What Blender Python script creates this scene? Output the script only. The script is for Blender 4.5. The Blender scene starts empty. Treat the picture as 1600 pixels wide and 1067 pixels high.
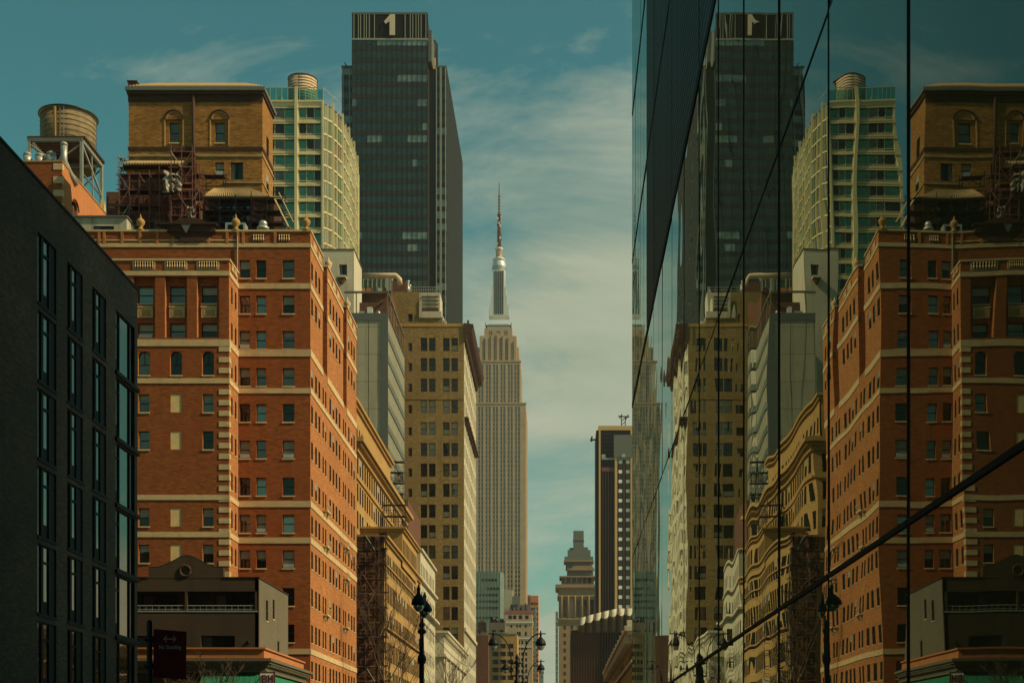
import bpy, math, random
from mathutils import Vector, noise as mnoise
R = math.radians
rng = random.Random(7)
scene = bpy.context.scene
col = scene.collection

# ------------------------------------------------------------------ camera
# principal point of the photograph (1600x1067 px) and focal length in px
CX, CY, F, CZ = 877.0, 1180.0, 2150.0, 1.7
def X(px, Y): return (px - CX) / F * Y
def Z(py, Y): return CZ + (CY - py) / F * Y
cam = bpy.data.cameras.new('camera')
cam.sensor_width = 36.0
cam.lens = F / 1600 * 36.0
cam.shift_x = (800 - CX) / 1600
cam.shift_y = (CY - 533.5) / 1600
cam.clip_end = 20000
co = bpy.data.objects.new('camera', cam); col.objects.link(co)
co.location = (0, 0, CZ); co.rotation_euler = (R(90), 0, 0)
scene.camera = co

# ------------------------------------------------------------------ sun, sky, exposure
SUN = Vector((0.78, -0.19, 0.64)).normalized()
elev = math.asin(SUN.z); azim = math.atan2(SUN.x, SUN.y)
sd = bpy.data.lights.new('sun', 'SUN'); sd.energy = 5.0; sd.angle = R(0.5); sd.color = (1.0, 0.80, 0.52)
so = bpy.data.objects.new('sun', sd); col.objects.link(so)
so.location = (60, -40, 90)
so.rotation_euler = SUN.to_track_quat('Z', 'Y').to_euler()
scene.view_settings.view_transform = 'Standard'
scene.view_settings.look = 'None'
scene.view_settings.exposure = 0.0
scene.view_settings.gamma = 1.0
scene.cycles.max_bounces = 8
scene.cycles.transparent_max_bounces = 8
scene.cycles.use_denoising = True

w = bpy.data.worlds.new('World'); scene.world = w; w.use_nodes = True
nt = w.node_tree; nt.nodes.clear()
def N(t, nt, **kw):
    n = nt.nodes.new(t)
    for k, v in kw.items(): setattr(n, k, v)
    return n
wo = N('ShaderNodeOutputWorld', nt); bg = N('ShaderNodeBackground', nt)
sky = N('ShaderNodeTexSky', nt, sky_type='NISHITA', sun_disc=False)
sky.sun_elevation = elev; sky.sun_rotation = azim; sky.air_density = 1.0; sky.dust_density = 0.6
tint = N('ShaderNodeMix', nt, data_type='RGBA', blend_type='MULTIPLY'); tint.inputs[0].default_value = 1
tint.inputs[7].default_value = (0.41, 1.19, 0.80, 1)
hs = N('ShaderNodeHueSaturation', nt); hs.inputs['Saturation'].default_value = 1.0
tc = N('ShaderNodeTexCoord', nt); sp = N('ShaderNodeSeparateXYZ', nt)
def M(op, a, b=None, nt=nt, c=None):
    n = N('ShaderNodeMath', nt, operation=op)
    for i, v in enumerate((a, b, c)):
        if v is None: continue
        if isinstance(v, (int, float)): n.inputs[i].default_value = v
        else: nt.links.new(v, n.inputs[i])
    return n.outputs[0]
L = nt.links.new
def mixc(nt, fac, a, b, blend='MIX'):
    n = N('ShaderNodeMix', nt, data_type='RGBA', blend_type=blend)
    for i, v in ((0, fac), (6, a), (7, b)):
        if isinstance(v, (int, float)): n.inputs[i].default_value = v
        elif isinstance(v, tuple): n.inputs[i].default_value = (*v[:3], 1)
        else: nt.links.new(v, n.inputs[i])
    return n.outputs[2]
def ramp(nt, src, p0, p1):
    r = N('ShaderNodeMapRange', nt); nt.links.new(src, r.inputs[0])
    r.inputs[1].default_value = p0; r.inputs[2].default_value = p1
    return r.outputs[0]
L(tc.outputs['Generated'], sp.inputs[0])
def gauss(v, c, w_):       # soft bump
    t = M('DIVIDE', M('SUBTRACT', v, c), w_); return M('POWER', 2.718, M('MULTIPLY', M('MULTIPLY', t, t), -1.0))
xs, zs = sp.outputs[0], sp.outputs[2]
mp = N('ShaderNodeMapping', nt); L(tc.outputs['Generated'], mp.inputs[0])
mp.inputs['Rotation'].default_value = (0, R(28), 0); mp.inputs['Scale'].default_value = (1.0, 1.0, 2.3); mp.inputs['Location'].default_value = (0.3, 0.2, 1.1)
n1 = N('ShaderNodeTexNoise', nt); n1.inputs['Scale'].default_value = 4.2; n1.inputs['Detail'].default_value = 10
n1.inputs['Roughness'].default_value = 0.67; n1.inputs['Distortion'].default_value = 0.5
L(mp.outputs[0], n1.inputs[0])
mp2 = N('ShaderNodeMapping', nt); L(tc.outputs['Generated'], mp2.inputs[0])
mp2.inputs['Rotation'].default_value = (0, R(38), 0); mp2.inputs['Scale'].default_value = (1.0, 1.0, 6.0)
n2 = N('ShaderNodeTexNoise', nt); n2.inputs['Scale'].default_value = 2.6; n2.inputs['Detail'].default_value = 8; n2.inputs['Roughness'].default_value = 0.55
L(mp2.outputs[0], n2.inputs[0])
# a cloud bank low ahead, thin streaks above it, a clear strip near the horizon
bank = M('MULTIPLY', gauss(xs, 0.05, 0.17), gauss(zs, 0.29, 0.115))
lowb = M('MULTIPLY', gauss(zs, 0.045, 0.09), 1.15)
cov = M('ADD', M('MULTIPLY_ADD', n1.outputs[0], 1.5, c=-0.35), M('MULTIPLY', bank, 1.0))
cov = M('ADD', cov, lowb)
cov = M('ADD', cov, M('MULTIPLY_ADD', n2.outputs[0], 0.9, c=-0.47))
cr = N('ShaderNodeValToRGB', nt); L(M('MULTIPLY_ADD', cov, 0.72, c=0.15), cr.inputs[0])
cr.color_ramp.elements[0].position = 0.56; cr.color_ramp.elements[0].color = (0, 0, 0, 1)
cr.color_ramp.elements[1].position = 1.0; cr.color_ramp.elements[1].color = (1, 1, 1, 1)
cr.color_ramp.interpolation = 'LINEAR'
mx = N('ShaderNodeMix', nt, data_type='RGBA')
L(M('MULTIPLY', cr.outputs[0], 0.95), mx.inputs[0])
L(sky.outputs[0], hs.inputs['Color']); L(hs.outputs[0], tint.inputs[6]); L(tint.outputs[2], mx.inputs[6])
L(mixc(nt, ramp(nt, M('ADD', n1.outputs[0], n2.outputs[0]), 0.75, 1.25), (4.2, 5.0, 3.6), (6.8, 7.0, 5.1)), mx.inputs[7])
L(mx.outputs[2], bg.inputs[0]); bg.inputs[1].default_value = 0.075
L(bg.outputs[0], wo.inputs[0])

# ------------------------------------------------------------------ materials
MATS = {}
def newmat(name):
    m = bpy.data.materials.new(name); m.use_nodes = True
    MATS[name] = m
    return m, m.node_tree, m.node_tree.nodes['Principled BSDF']
def noise(nt, vec, scale, sc3=(1, 1, 1), detail=4, rough=0.55):
    mp = N('ShaderNodeMapping', nt); nt.links.new(vec, mp.inputs[0]); mp.inputs['Scale'].default_value = sc3
    n = N('ShaderNodeTexNoise', nt); n.inputs['Scale'].default_value = scale; n.inputs['Detail'].default_value = detail
    n.inputs['Roughness'].default_value = rough
    nt.links.new(mp.outputs[0], n.inputs[0]); return n.outputs[0]
def scl(c, k): return tuple(min(1, v * k) for v in c)
def wallmat(name, c, var=0.35, brick=None, rough=0.85, streak=0.3, c2=None, panel=None, bump=0.0):
    """masonry: blotches, fine courses, vertical weather streaks; brick=(width,height) adds real brick coursing"""
    m, nt, p = newmat(name)
    g = N('ShaderNodeNewGeometry', nt); pos = g.outputs['Position']
    blot = noise(nt, pos, 0.13, detail=5)
    fine = noise(nt, pos, 1.3, (1, 1, 5), detail=6, rough=0.7)
    c2 = c2 or scl(c, 0.72)
    a = mixc(nt, ramp(nt, fine, 0.3, 0.7), scl(c, 1 - var), scl(c, 1 + var * 0.8))
    if brick:
        s = N('ShaderNodeSeparateXYZ', nt); nt.links.new(pos, s.inputs[0])
        cbn = N('ShaderNodeCombineXYZ', nt)
        nt.links.new(M('ADD', s.outputs[0], s.outputs[1], nt), cbn.inputs[0]); nt.links.new(s.outputs[2], cbn.inputs[1])
        b = N('ShaderNodeTexBrick', nt); nt.links.new(cbn.outputs[0], b.inputs[0])
        b.inputs['Scale'].default_value = 1; b.inputs['Brick Width'].default_value = brick[0]
        b.inputs['Row Height'].default_value = brick[1]; b.inputs['Mortar Size'].default_value = brick[1] * 0.09
        b.inputs['Color1'].default_value = (*scl((1, 1, 1), 1.0), 1); b.inputs['Color2'].default_value = (0.55, 0.52, 0.5, 1)
        b.inputs['Mortar'].default_value = (0.62, 0.66, 0.7, 1)
        a = mixc(nt, 0.85, a, b.outputs['Color'], 'MULTIPLY')
        a = mixc(nt, 1.0, a, (1.22, 1.22, 1.22), 'MULTIPLY')
    a = mixc(nt, M('MULTIPLY', ramp(nt, blot, 0.38, 0.62), 0.85, nt), a, mixc(nt, 0.6, a, c2))
    st = noise(nt, pos, 0.9, (1, 1, 0.07), detail=5, rough=0.65)
    a = mixc(nt, M('MULTIPLY', ramp(nt, st, 0.52, 0.75), streak, nt), a, scl(c, 0.42))
    if panel:
        s = N('ShaderNodeSeparateXYZ', nt); nt.links.new(pos, s.inputs[0])
        jj = M('LESS_THAN', M('FRACT', M('DIVIDE', s.outputs[2], panel, nt), None, nt), 0.025, nt)
        a = mixc(nt, M('MULTIPLY', jj, 0.6, nt), a, scl(c, 0.3))
    nt.links.new(a, p.inputs['Base Color'])
    p.inputs['Roughness'].default_value = rough; p.inputs['Specular IOR Level'].default_value = 0.08
    if bump:
        bn = N('ShaderNodeBump', nt); bn.inputs['Strength'].default_value = bump; bn.inputs['Distance'].default_value = 0.03
        nt.links.new(fine, bn.inputs['Height']); nt.links.new(bn.outputs[0], p.inputs['Normal'])
    return m
def plain(name, c, rough=0.6, metal=0.0, var=0.15, spec=0.4):
    m, nt, p = newmat(name)
    g = N('ShaderNodeNewGeometry', nt)
    f = noise(nt, g.outputs['Position'], 2.2, detail=6, rough=0.65)
    nt.links.new(mixc(nt, ramp(nt, f, 0.3, 0.7), scl(c, 1 - var), scl(c, 1 + var)), p.inputs['Base Color'])
    p.inputs['Roughness'].default_value = rough; p.inputs['Metallic'].default_value = metal
    p.inputs['Specular IOR Level'].default_value = spec
    return m
def glassmat(name, c, fac, gcol=(0.8, 0.9, 0.85), rough=0.02, var=0.5, warp=0.03, ior=None):
    """window glass seen from outside: a dark interior under a mirror-like coat"""
    m, nt, p = newmat(name); nt.nodes.remove(p)
    out = nt.nodes['Material Output']
    g = N('ShaderNodeNewGeometry', nt)
    f = noise(nt, g.outputs['Position'], 0.35, detail=3)
    d = N('ShaderNodeBsdfDiffuse', nt); nt.links.new(mixc(nt, ramp(nt, f, 0.35, 0.65), scl(c, 1 - var), scl(c, 1 + var)), d.inputs[0])
    gl = N('ShaderNodeBsdfGlossy', nt); gl.inputs['Color'].default_value = (*gcol, 1); gl.inputs['Roughness'].default_value = rough
    bn = N('ShaderNodeBump', nt); bn.inputs['Strength'].default_value = warp; bn.inputs['Distance'].default_value = 0.3
    nt.links.new(noise(nt, g.outputs['Position'], 0.7, detail=1), bn.inputs['Height']); nt.links.new(bn.outputs[0], gl.inputs['Normal'])
    mxs = N('ShaderNodeMixShader', nt)
    if ior:
        fr = N('ShaderNodeFresnel', nt); fr.inputs[0].default_value = ior; nt.links.new(fr.outputs[0], mxs.inputs[0])
    else: mxs.inputs[0].default_value = fac
    nt.links.new(d.outputs[0], mxs.inputs[1]); nt.links.new(gl.outputs[0], mxs.inputs[2]); nt.links.new(mxs.outputs[0], out.inputs[0])
    return m

wallmat('red_brick', (0.27, 0.086, 0.026), 0.30, brick=(0.42, 0.15), streak=0.35, c2=(0.26, 0.065, 0.022))  # hotel fronts: weaker sun is put into this darker copy
wallmat('red_brick_sunlit', (0.43, 0.170, 0.056), 0.25, brick=(0.42, 0.15), streak=0.2)  # same hotel brick, sunlight on flank and jambs put into the lighter colour
wallmat('stone_trim', (0.60, 0.42, 0.21), 0.25, streak=0.45)
wallmat('ochre_brick', (0.34, 0.165, 0.045), 0.55, brick=(0.42, 0.17), streak=0.35, c2=(0.2, 0.09, 0.03))
wallmat('dark_brown', (0.075, 0.04, 0.025), 0.4, streak=0.4)
wallmat('ochre_stone', (0.44, 0.255, 0.085), 0.25, streak=0.4, panel=1.1)
wallmat('olive_brick', (0.28, 0.185, 0.072), 0.35, brick=(0.6, 0.3), streak=0.5)
wallmat('cream_stone', (0.52, 0.45, 0.30), 0.2, streak=0.35)
wallmat('cream_paint', (0.54, 0.47, 0.33), 0.18, streak=0.7)
plain('tower_flank', (0.055, 0.062, 0.052), 0.6, 0.0, 0.15)
wallmat('esb_stone', (0.45, 0.325, 0.195), 0.18, streak=0.25)
wallmat('condo_concrete', (0.66, 0.56, 0.30), 0.15, streak=0.3)
wallmat('grey_panel', (0.40, 0.355, 0.235), 0.15, streak=0.65, panel=5.2)
wallmat('charcoal_brick', (0.135, 0.086, 0.056), 0.35, brick=(0.30, 0.085), rough=0.75, streak=0.25, c2=(0.03, 0.03, 0.027), bump=0.3)
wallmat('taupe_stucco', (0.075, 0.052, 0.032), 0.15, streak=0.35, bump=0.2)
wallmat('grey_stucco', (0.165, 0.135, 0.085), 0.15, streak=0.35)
wallmat('brown_brick', (0.16, 0.075, 0.045), 0.3, brick=(0.42, 0.17), streak=0.4)
wallmat('warm_brick', (0.50, 0.19, 0.07), 0.2, streak=0.3)
wallmat('weathered_wood', (0.24, 0.17, 0.085), 0.5, streak=0.9)
wallmat('pink_wood', (0.60, 0.43, 0.27), 0.2, streak=0.5)
wallmat('netting', (0.072, 0.030, 0.022), 0.6, streak=0.6)
wallmat('bronze_cladding', (0.085, 0.05, 0.032), 0.25, streak=0.2)
wallmat('terracotta_tile', (0.38, 0.265, 0.12), 0.35, streak=0.1)
wallmat('teal_cladding', (0.155, 0.215, 0.165), 0.1, streak=0.2)
wallmat('roof_gravel', (0.14, 0.12, 0.09), 0.3, streak=0.0)
wallmat('asphalt', (0.05, 0.05, 0.048), 0.25, streak=0.0)
wallmat('concrete_paving', (0.26, 0.25, 0.22), 0.15, streak=0.0)
plain('tower_side', (0.095, 0.10, 0.08), 0.6, 0.0, 0.1)
plain('dark_metal', (0.018, 0.018, 0.017), 0.4, 0.3)
plain('frame_black', (0.014, 0.013, 0.011), 0.6, spec=0.08)
plain('window_void', (0.016, 0.014, 0.010), 0.9, spec=0.0, var=0.5)
plain('frame_brown', (0.055, 0.038, 0.026), 0.8, spec=0.05)
plain('frame_cream', (0.42, 0.38, 0.24), 0.6)
plain('steel', (0.30, 0.29, 0.22), 0.5, 0.2)
plain('galvanised', (0.42, 0.41, 0.34), 0.4, 0.4)
plain('mast_metal', (0.62, 0.62, 0.54), 0.35, 0.15)
plain('rust', (0.16, 0.06, 0.045), 0.8)
plain('plastic_sheet', (0.26, 0.21, 0.15), 0.5, 0, 0.4)
plain('blind_cream', (0.30, 0.27, 0.18), 0.5)
plain('board_yellow', (0.66, 0.47, 0.19), 0.7)
plain('green_canvas', (0.015, 0.16, 0.075), 0.7)
plain('sign_red', (0.07, 0.007, 0.008), 0.8, spec=0.05)
plain('sign_white', (0.85, 0.78, 0.62), 0.5)
plain('sign_text', (0.26, 0.18, 0.16), 0.5)
plain('sign_one', (0.60, 0.47, 0.31), 0.5)
plain('letter_red', (0.08, 0.015, 0.01), 0.5)
plain('white_trim', (0.60, 0.56, 0.44), 0.5)
plain('gold_panel', (0.55, 0.34, 0.12), 0.5)
plain('lamp_black', (0.010, 0.010, 0.009), 0.55, 0.0, spec=0.2)
plain('bark', (0.075, 0.05, 0.028), 0.9)
plain('road_paint', (0.6, 0.58, 0.5), 0.7)
plain('red_tile', (0.33, 0.07, 0.045), 0.7)
plain('patina', (0.13, 0.13, 0.10), 0.6)
plain('interior_grey', (0.05, 0.045, 0.035), 0.8)
plain('curtain', (0.5, 0.42, 0.26), 0.8)
glassmat('glass_dark', (0.018, 0.015, 0.011), 0.06, (0.95, 0.75, 0.6))
glassmat('glass_mid', (0.075, 0.062, 0.042), 0.15, (1.0, 0.72, 0.55))
glassmat('glass_sky', (0.085, 0.075, 0.055), 0.26, (1.0, 0.78, 0.62))
glassmat('glass_green', (0.035, 0.085, 0.04), 0.2, (0.6, 0.95, 0.6))
glassmat('glass_blue', (0.08, 0.10, 0.085), 0.6, (0.75, 0.88, 0.85))
glassmat('tower_glass', (0.024, 0.026, 0.018), 0.13, (0.70, 0.72, 0.60), rough=0.08)
glassmat('tower_glass_lit', (0.15, 0.16, 0.11), 0.22, (0.85, 0.85, 0.7), rough=0.1)
glassmat('lamp_globe', (0.16, 0.14, 0.09), 0.35, (0.8, 0.8, 0.7), rough=0.1)
glassmat('grazing_glass', (0.015, 0.02, 0.018), 0, (0.75, 0.9, 0.85), ior=1.9)
def clear_glass(name, ior, tcol, gcol, rough=0.0, amber_veil=None):
    m, nt, p = newmat(name); nt.nodes.remove(p)
    out = nt.nodes['Material Output']
    t = N('ShaderNodeBsdfTransparent', nt); t.inputs[0].default_value = (*tcol, 1)
    gl = N('ShaderNodeBsdfGlossy', nt); gl.inputs['Color'].default_value = (*gcol, 1); gl.inputs['Roughness'].default_value = rough
    fr = N('ShaderNodeFresnel', nt); fr.inputs[0].default_value = ior
    mxs = N('ShaderNodeMixShader', nt)
    nt.links.new(fr.outputs[0], mxs.inputs[0]); nt.links.new(t.outputs[0], mxs.inputs[1]); nt.links.new(gl.outputs[0], mxs.inputs[2])
    sh = mxs.outputs[0]
    if amber_veil:
        df = N('ShaderNodeBsdfDiffuse', nt); df.inputs[0].default_value = (*amber_veil[1], 1)  # diffuse share paints the amber veil of the interior into the glass
        m2 = N('ShaderNodeMixShader', nt); m2.inputs[0].default_value = amber_veil[0]
        nt.links.new(sh, m2.inputs[1]); nt.links.new(df.outputs[0], m2.inputs[2]); sh = m2.outputs[0]
    nt.links.new(sh, out.inputs[0])
    return m
clear_glass('curtain_wall_glass', 2.0, (0.16, 0.17, 0.12), (0.88, 0.97, 0.88), amber_veil=(0.07, (0.60, 0.34, 0.12)))
clear_glass('rail_glass', 1.7, (0.45, 0.75, 0.68), (0.7, 0.9, 0.85))
m, nt_, p = newmat('net_sheet'); nt_.nodes.remove(p); g = N('ShaderNodeNewGeometry', nt_)
t_ = N('ShaderNodeBsdfTransparent', nt_); d_ = N('ShaderNodeBsdfDiffuse', nt_); x_ = N('ShaderNodeMixShader', nt_)
fn = noise(nt_, g.outputs['Position'], 1.6, (1, 1, .5), 5, .7)
nt_.links.new(mixc(nt_, ramp(nt_, fn, .3, .7), (.035, .014, .011), (.12, .05, .035)), d_.inputs[0]); nt_.links.new(ramp(nt_, fn, .18, .6), x_.inputs[0])
nt_.links.new(t_.outputs[0], x_.inputs[1]); nt_.links.new(d_.outputs[0], x_.inputs[2]); nt_.links.new(x_.outputs[0], nt_.nodes['Material Output'].inputs[0])
# louvred dark screen on the upper floors of the glass building
m, nt_, p = newmat('louvre_screen'); g = N('ShaderNodeNewGeometry', nt_)
s = N('ShaderNodeSeparateXYZ', nt_); nt_.links.new(g.outputs['Position'], s.inputs[0])
fz = M('FRACT', M('MULTIPLY', s.outputs[2], 3.2, nt_), None, nt_)
lou = M('LESS_THAN', fz, 0.45, nt_)
fy = noise(nt_, g.outputs['Position'], 1.1, (1, 1, 0.02), 4, 0.7)
cc = mixc(nt_, ramp(nt_, fy, 0.35, 0.65), (0.06, 0.06, 0.045), (0.17, 0.165, 0.12))
nt_.links.new(mixc(nt_, lou, cc, (0.012, 0.012, 0.010)), p.inputs['Base Color'])
p.inputs['Roughness'].default_value = 0.6; p.inputs['Specular IOR Level'].default_value = 0.15

# ------------------------------------------------------------------ mesh builder
class MB:
    def __init__(s): s.v = []; s.f = []; s.m = []; s.sm = []
    def face(s, pts, m, smooth=False):
        i = len(s.v); s.v += [tuple(p) for p in pts]; s.f.append(tuple(range(i, i + len(pts)))); s.m.append(m); s.sm.append(smooth)
    def box(s, x0, x1, y0, y1, z0, z1, m):
        if x0 > x1: x0, x1 = x1, x0
        if y0 > y1: y0, y1 = y1, y0
        i = len(s.v)
        s.v += [(x0, y0, z0), (x1, y0, z0), (x1, y1, z0), (x0, y1, z0), (x0, y0, z1), (x1, y0, z1), (x1, y1, z1), (x0, y1, z1)]
        for q in ((0, 3, 2, 1), (4, 5, 6, 7), (0, 1, 5, 4), (1, 2, 6, 5), (2, 3, 7, 6), (3, 0, 4, 7)):
            s.f.append(tuple(i + k for k in q)); s.m.append(m); s.sm.append(False)
    def prism(s, pts, lo, hi, m, axis='z'):
        """pts: 2-D outline (counter-clockwise); extruded along axis"""
        def P(a, b, c): return (a, b, c) if axis == 'z' else ((a, c, b) if axis == 'y' else (c, a, b))
        n = len(pts); i = len(s.v)
        s.v += [P(a, b, lo) for a, b in pts] + [P(a, b, hi) for a, b in pts]
        s.f.append(tuple(i + k for k in reversed(range(n)))); s.f.append(tuple(i + n + k for k in range(n)))
        s.m += [m, m]; s.sm += [False, False]
        for k in range(n):
            j = (k + 1) % n
            s.f.append((i + k, i + j, i + n + j, i + n + k)); s.m.append(m); s.sm.append(False)
    def lathe(s, c, prof, seg, m, smooth=True, axis=None):
        i = len(s.v)
        for r, z in prof:
            for k in range(seg):
                a = 2 * math.pi * k / seg
                s.v.append((c[0] + r * math.cos(a), c[1] + r * math.sin(a), c[2] + z))
        for j in range(len(prof) - 1):
            for k in range(seg):
                k2 = (k + 1) % seg
                s.f.append((i + j * seg + k, i + j * seg + k2, i + (j + 1) * seg + k2, i + (j + 1) * seg + k)); s.m.append(m); s.sm.append(smooth)
        s.f.append(tuple(i + k for k in reversed(range(seg)))); s.f.append(tuple(i + (len(prof) - 1) * seg + k for k in range(seg)))
        s.m += [m, m]; s.sm += [False, False]
    def tube(s, pts, r, m, seg=6, smooth=True):
        pts = [Vector(p) for p in pts]
        if not hasattr(r, '__len__'): r = [r] * len(pts)
        i = len(s.v); n = len(pts)
        for k, p in enumerate(pts):
            d = (pts[min(k + 1, n - 1)] - pts[max(k - 1, 0)]).normalized()
            u = d.cross(Vector((0.13, 0.31, 1)) if abs(d.z) < 0.95 else Vector((0, 1, 0.1))).normalized(); w_ = d.cross(u)
            for q in range(seg):
                a = 2 * math.pi * q / seg + math.pi / 4
                s.v.append(tuple(p + (u * math.cos(a) + w_ * math.sin(a)) * r[k]))
        for k in range(n - 1):
            for q in range(seg):
                q2 = (q + 1) % seg
                s.f.append((i + k * seg + q, i + k * seg + q2, i + (k + 1) * seg + q2, i + (k + 1) * seg + q)); s.m.append(m); s.sm.append(smooth and seg > 4)
        s.f.append(tuple(i + q for q in reversed(range(seg)))); s.f.append(tuple(i + (n - 1) * seg + q for q in range(seg)))
        s.m += [m, m]; s.sm += [False, False]
    def add(s, o, loc, rot):
        c, sn = math.cos(rot), math.sin(rot); i = len(s.v)
        s.v += [(loc[0] + x * c - y * sn, loc[1] + x * sn + y * c, loc[2] + z) for x, y, z in o.v]
        s.f += [tuple(i + k for k in q) for q in o.f]; s.m += o.m; s.sm += o.sm
    def mesh(s, name, off=(0, 0, 0)):
        me = bpy.data.meshes.new(name)
        ox, oy, oz = off
        me.from_pydata([(a - ox, b - oy, c - oz) for a, b, c in s.v], [], s.f)
        names = sorted(set(s.m)); ix = {n: k for k, n in enumerate(names)}
        for n in names: me.materials.append(MATS[n])
        me.polygons.foreach_set('material_index', [ix[n] for n in s.m])
        me.polygons.foreach_set('use_smooth', s.sm)
        me.update(); return me
    def build(s, name, parent=None, off=None, **props):
        off = off if off is not None else (tuple(wloc(parent)) if parent is not None else (0, 0, 0))
        o = bpy.data.objects.new(name, s.mesh(name, off)); col.objects.link(o)
        if parent is not None: o.parent = parent
        else: o.location = off
        for k, v in props.items(): o[k] = v
        return o
WL = {}
def wloc(o):
    l = Vector(o.location); p = o.parent
    while p is not None: l = l + Vector(p.location); p = p.parent
    return l
def tag(o, label, cat, group=None, kind=None):
    if label: o['label'] = label
    if cat: o['category'] = cat
    if group: o['group'] = group
    if kind: o['kind'] = kind
    return o
def thing(name, label, cat, x=0, y=0, z=0, group=None):
    o = bpy.data.objects.new(name, None); col.objects.link(o); o.location = (x, y, z); o.empty_display_size = 0.5
    return tag(o, label, cat, group)

ROT = {'F': 0.0, 'R': math.pi / 2, 'L': -math.pi / 2}
def FP(face, const, a, z, d=0.0):
    if face == 'F': return (a, const + d, z)
    if face == 'R': return (const - d, a, z)
    if face == 'L': return (const + d, a, z)
    return (a, const - d, z)
def facade(mb, face, const, a0, a1, z0, z1, rects, depth, m, rm=None):
    """a wall with real openings: rects are (a0,a1,z0,z1); each gets reveals of the given depth"""
    rm = 'dark_brown' if depth <= .1 else (rm or m); e = 1e-4  # shallow reveals take a dark colour that stands in for their shade
    def Q(p, mm): mb.face(p if face in 'FR' else p[::-1], mm)
    rects = [(max(r[0], a0), min(r[1], a1), max(r[2], z0), min(r[3], z1)) for r in rects]
    rects = [r for r in rects if r[1] - r[0] > .02 and r[3] - r[2] > .02]
    zs = sorted(set([z0, z1] + [round(r[2], 4) for r in rects] + [round(r[3], 4) for r in rects]))
    zs = [z for k, z in enumerate(zs) if k == 0 or z - zs[k - 1] > e]
    for k in range(len(zs) - 1):
        za, zb = zs[k], zs[k + 1]; zm = (za + zb) / 2
        cut = sorted((r[0], r[1]) for r in rects if r[2] < zm < r[3])
        a = a0
        for c0, c1 in cut:
            if c0 - a > e: Q([FP(face, const, a, za), FP(face, const, c0, za), FP(face, const, c0, zb), FP(face, const, a, zb)], m)
            a = max(a, c1)
        if a1 - a > e: Q([FP(face, const, a, za), FP(face, const, a1, za), FP(face, const, a1, zb), FP(face, const, a, zb)], m)
    for r in rects:
        b0, b1, c0, c1 = r
        P = lambda a, z, d: FP(face, const, a, z, d)
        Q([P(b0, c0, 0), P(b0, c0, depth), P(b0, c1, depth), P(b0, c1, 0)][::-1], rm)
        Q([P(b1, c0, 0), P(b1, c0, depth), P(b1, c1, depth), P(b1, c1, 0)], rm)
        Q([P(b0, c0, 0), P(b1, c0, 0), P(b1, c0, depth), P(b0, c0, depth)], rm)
        Q([P(b0, c1, 0), P(b1, c1, 0), P(b1, c1, depth), P(b0, c1, depth)][::-1], rm)

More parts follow.
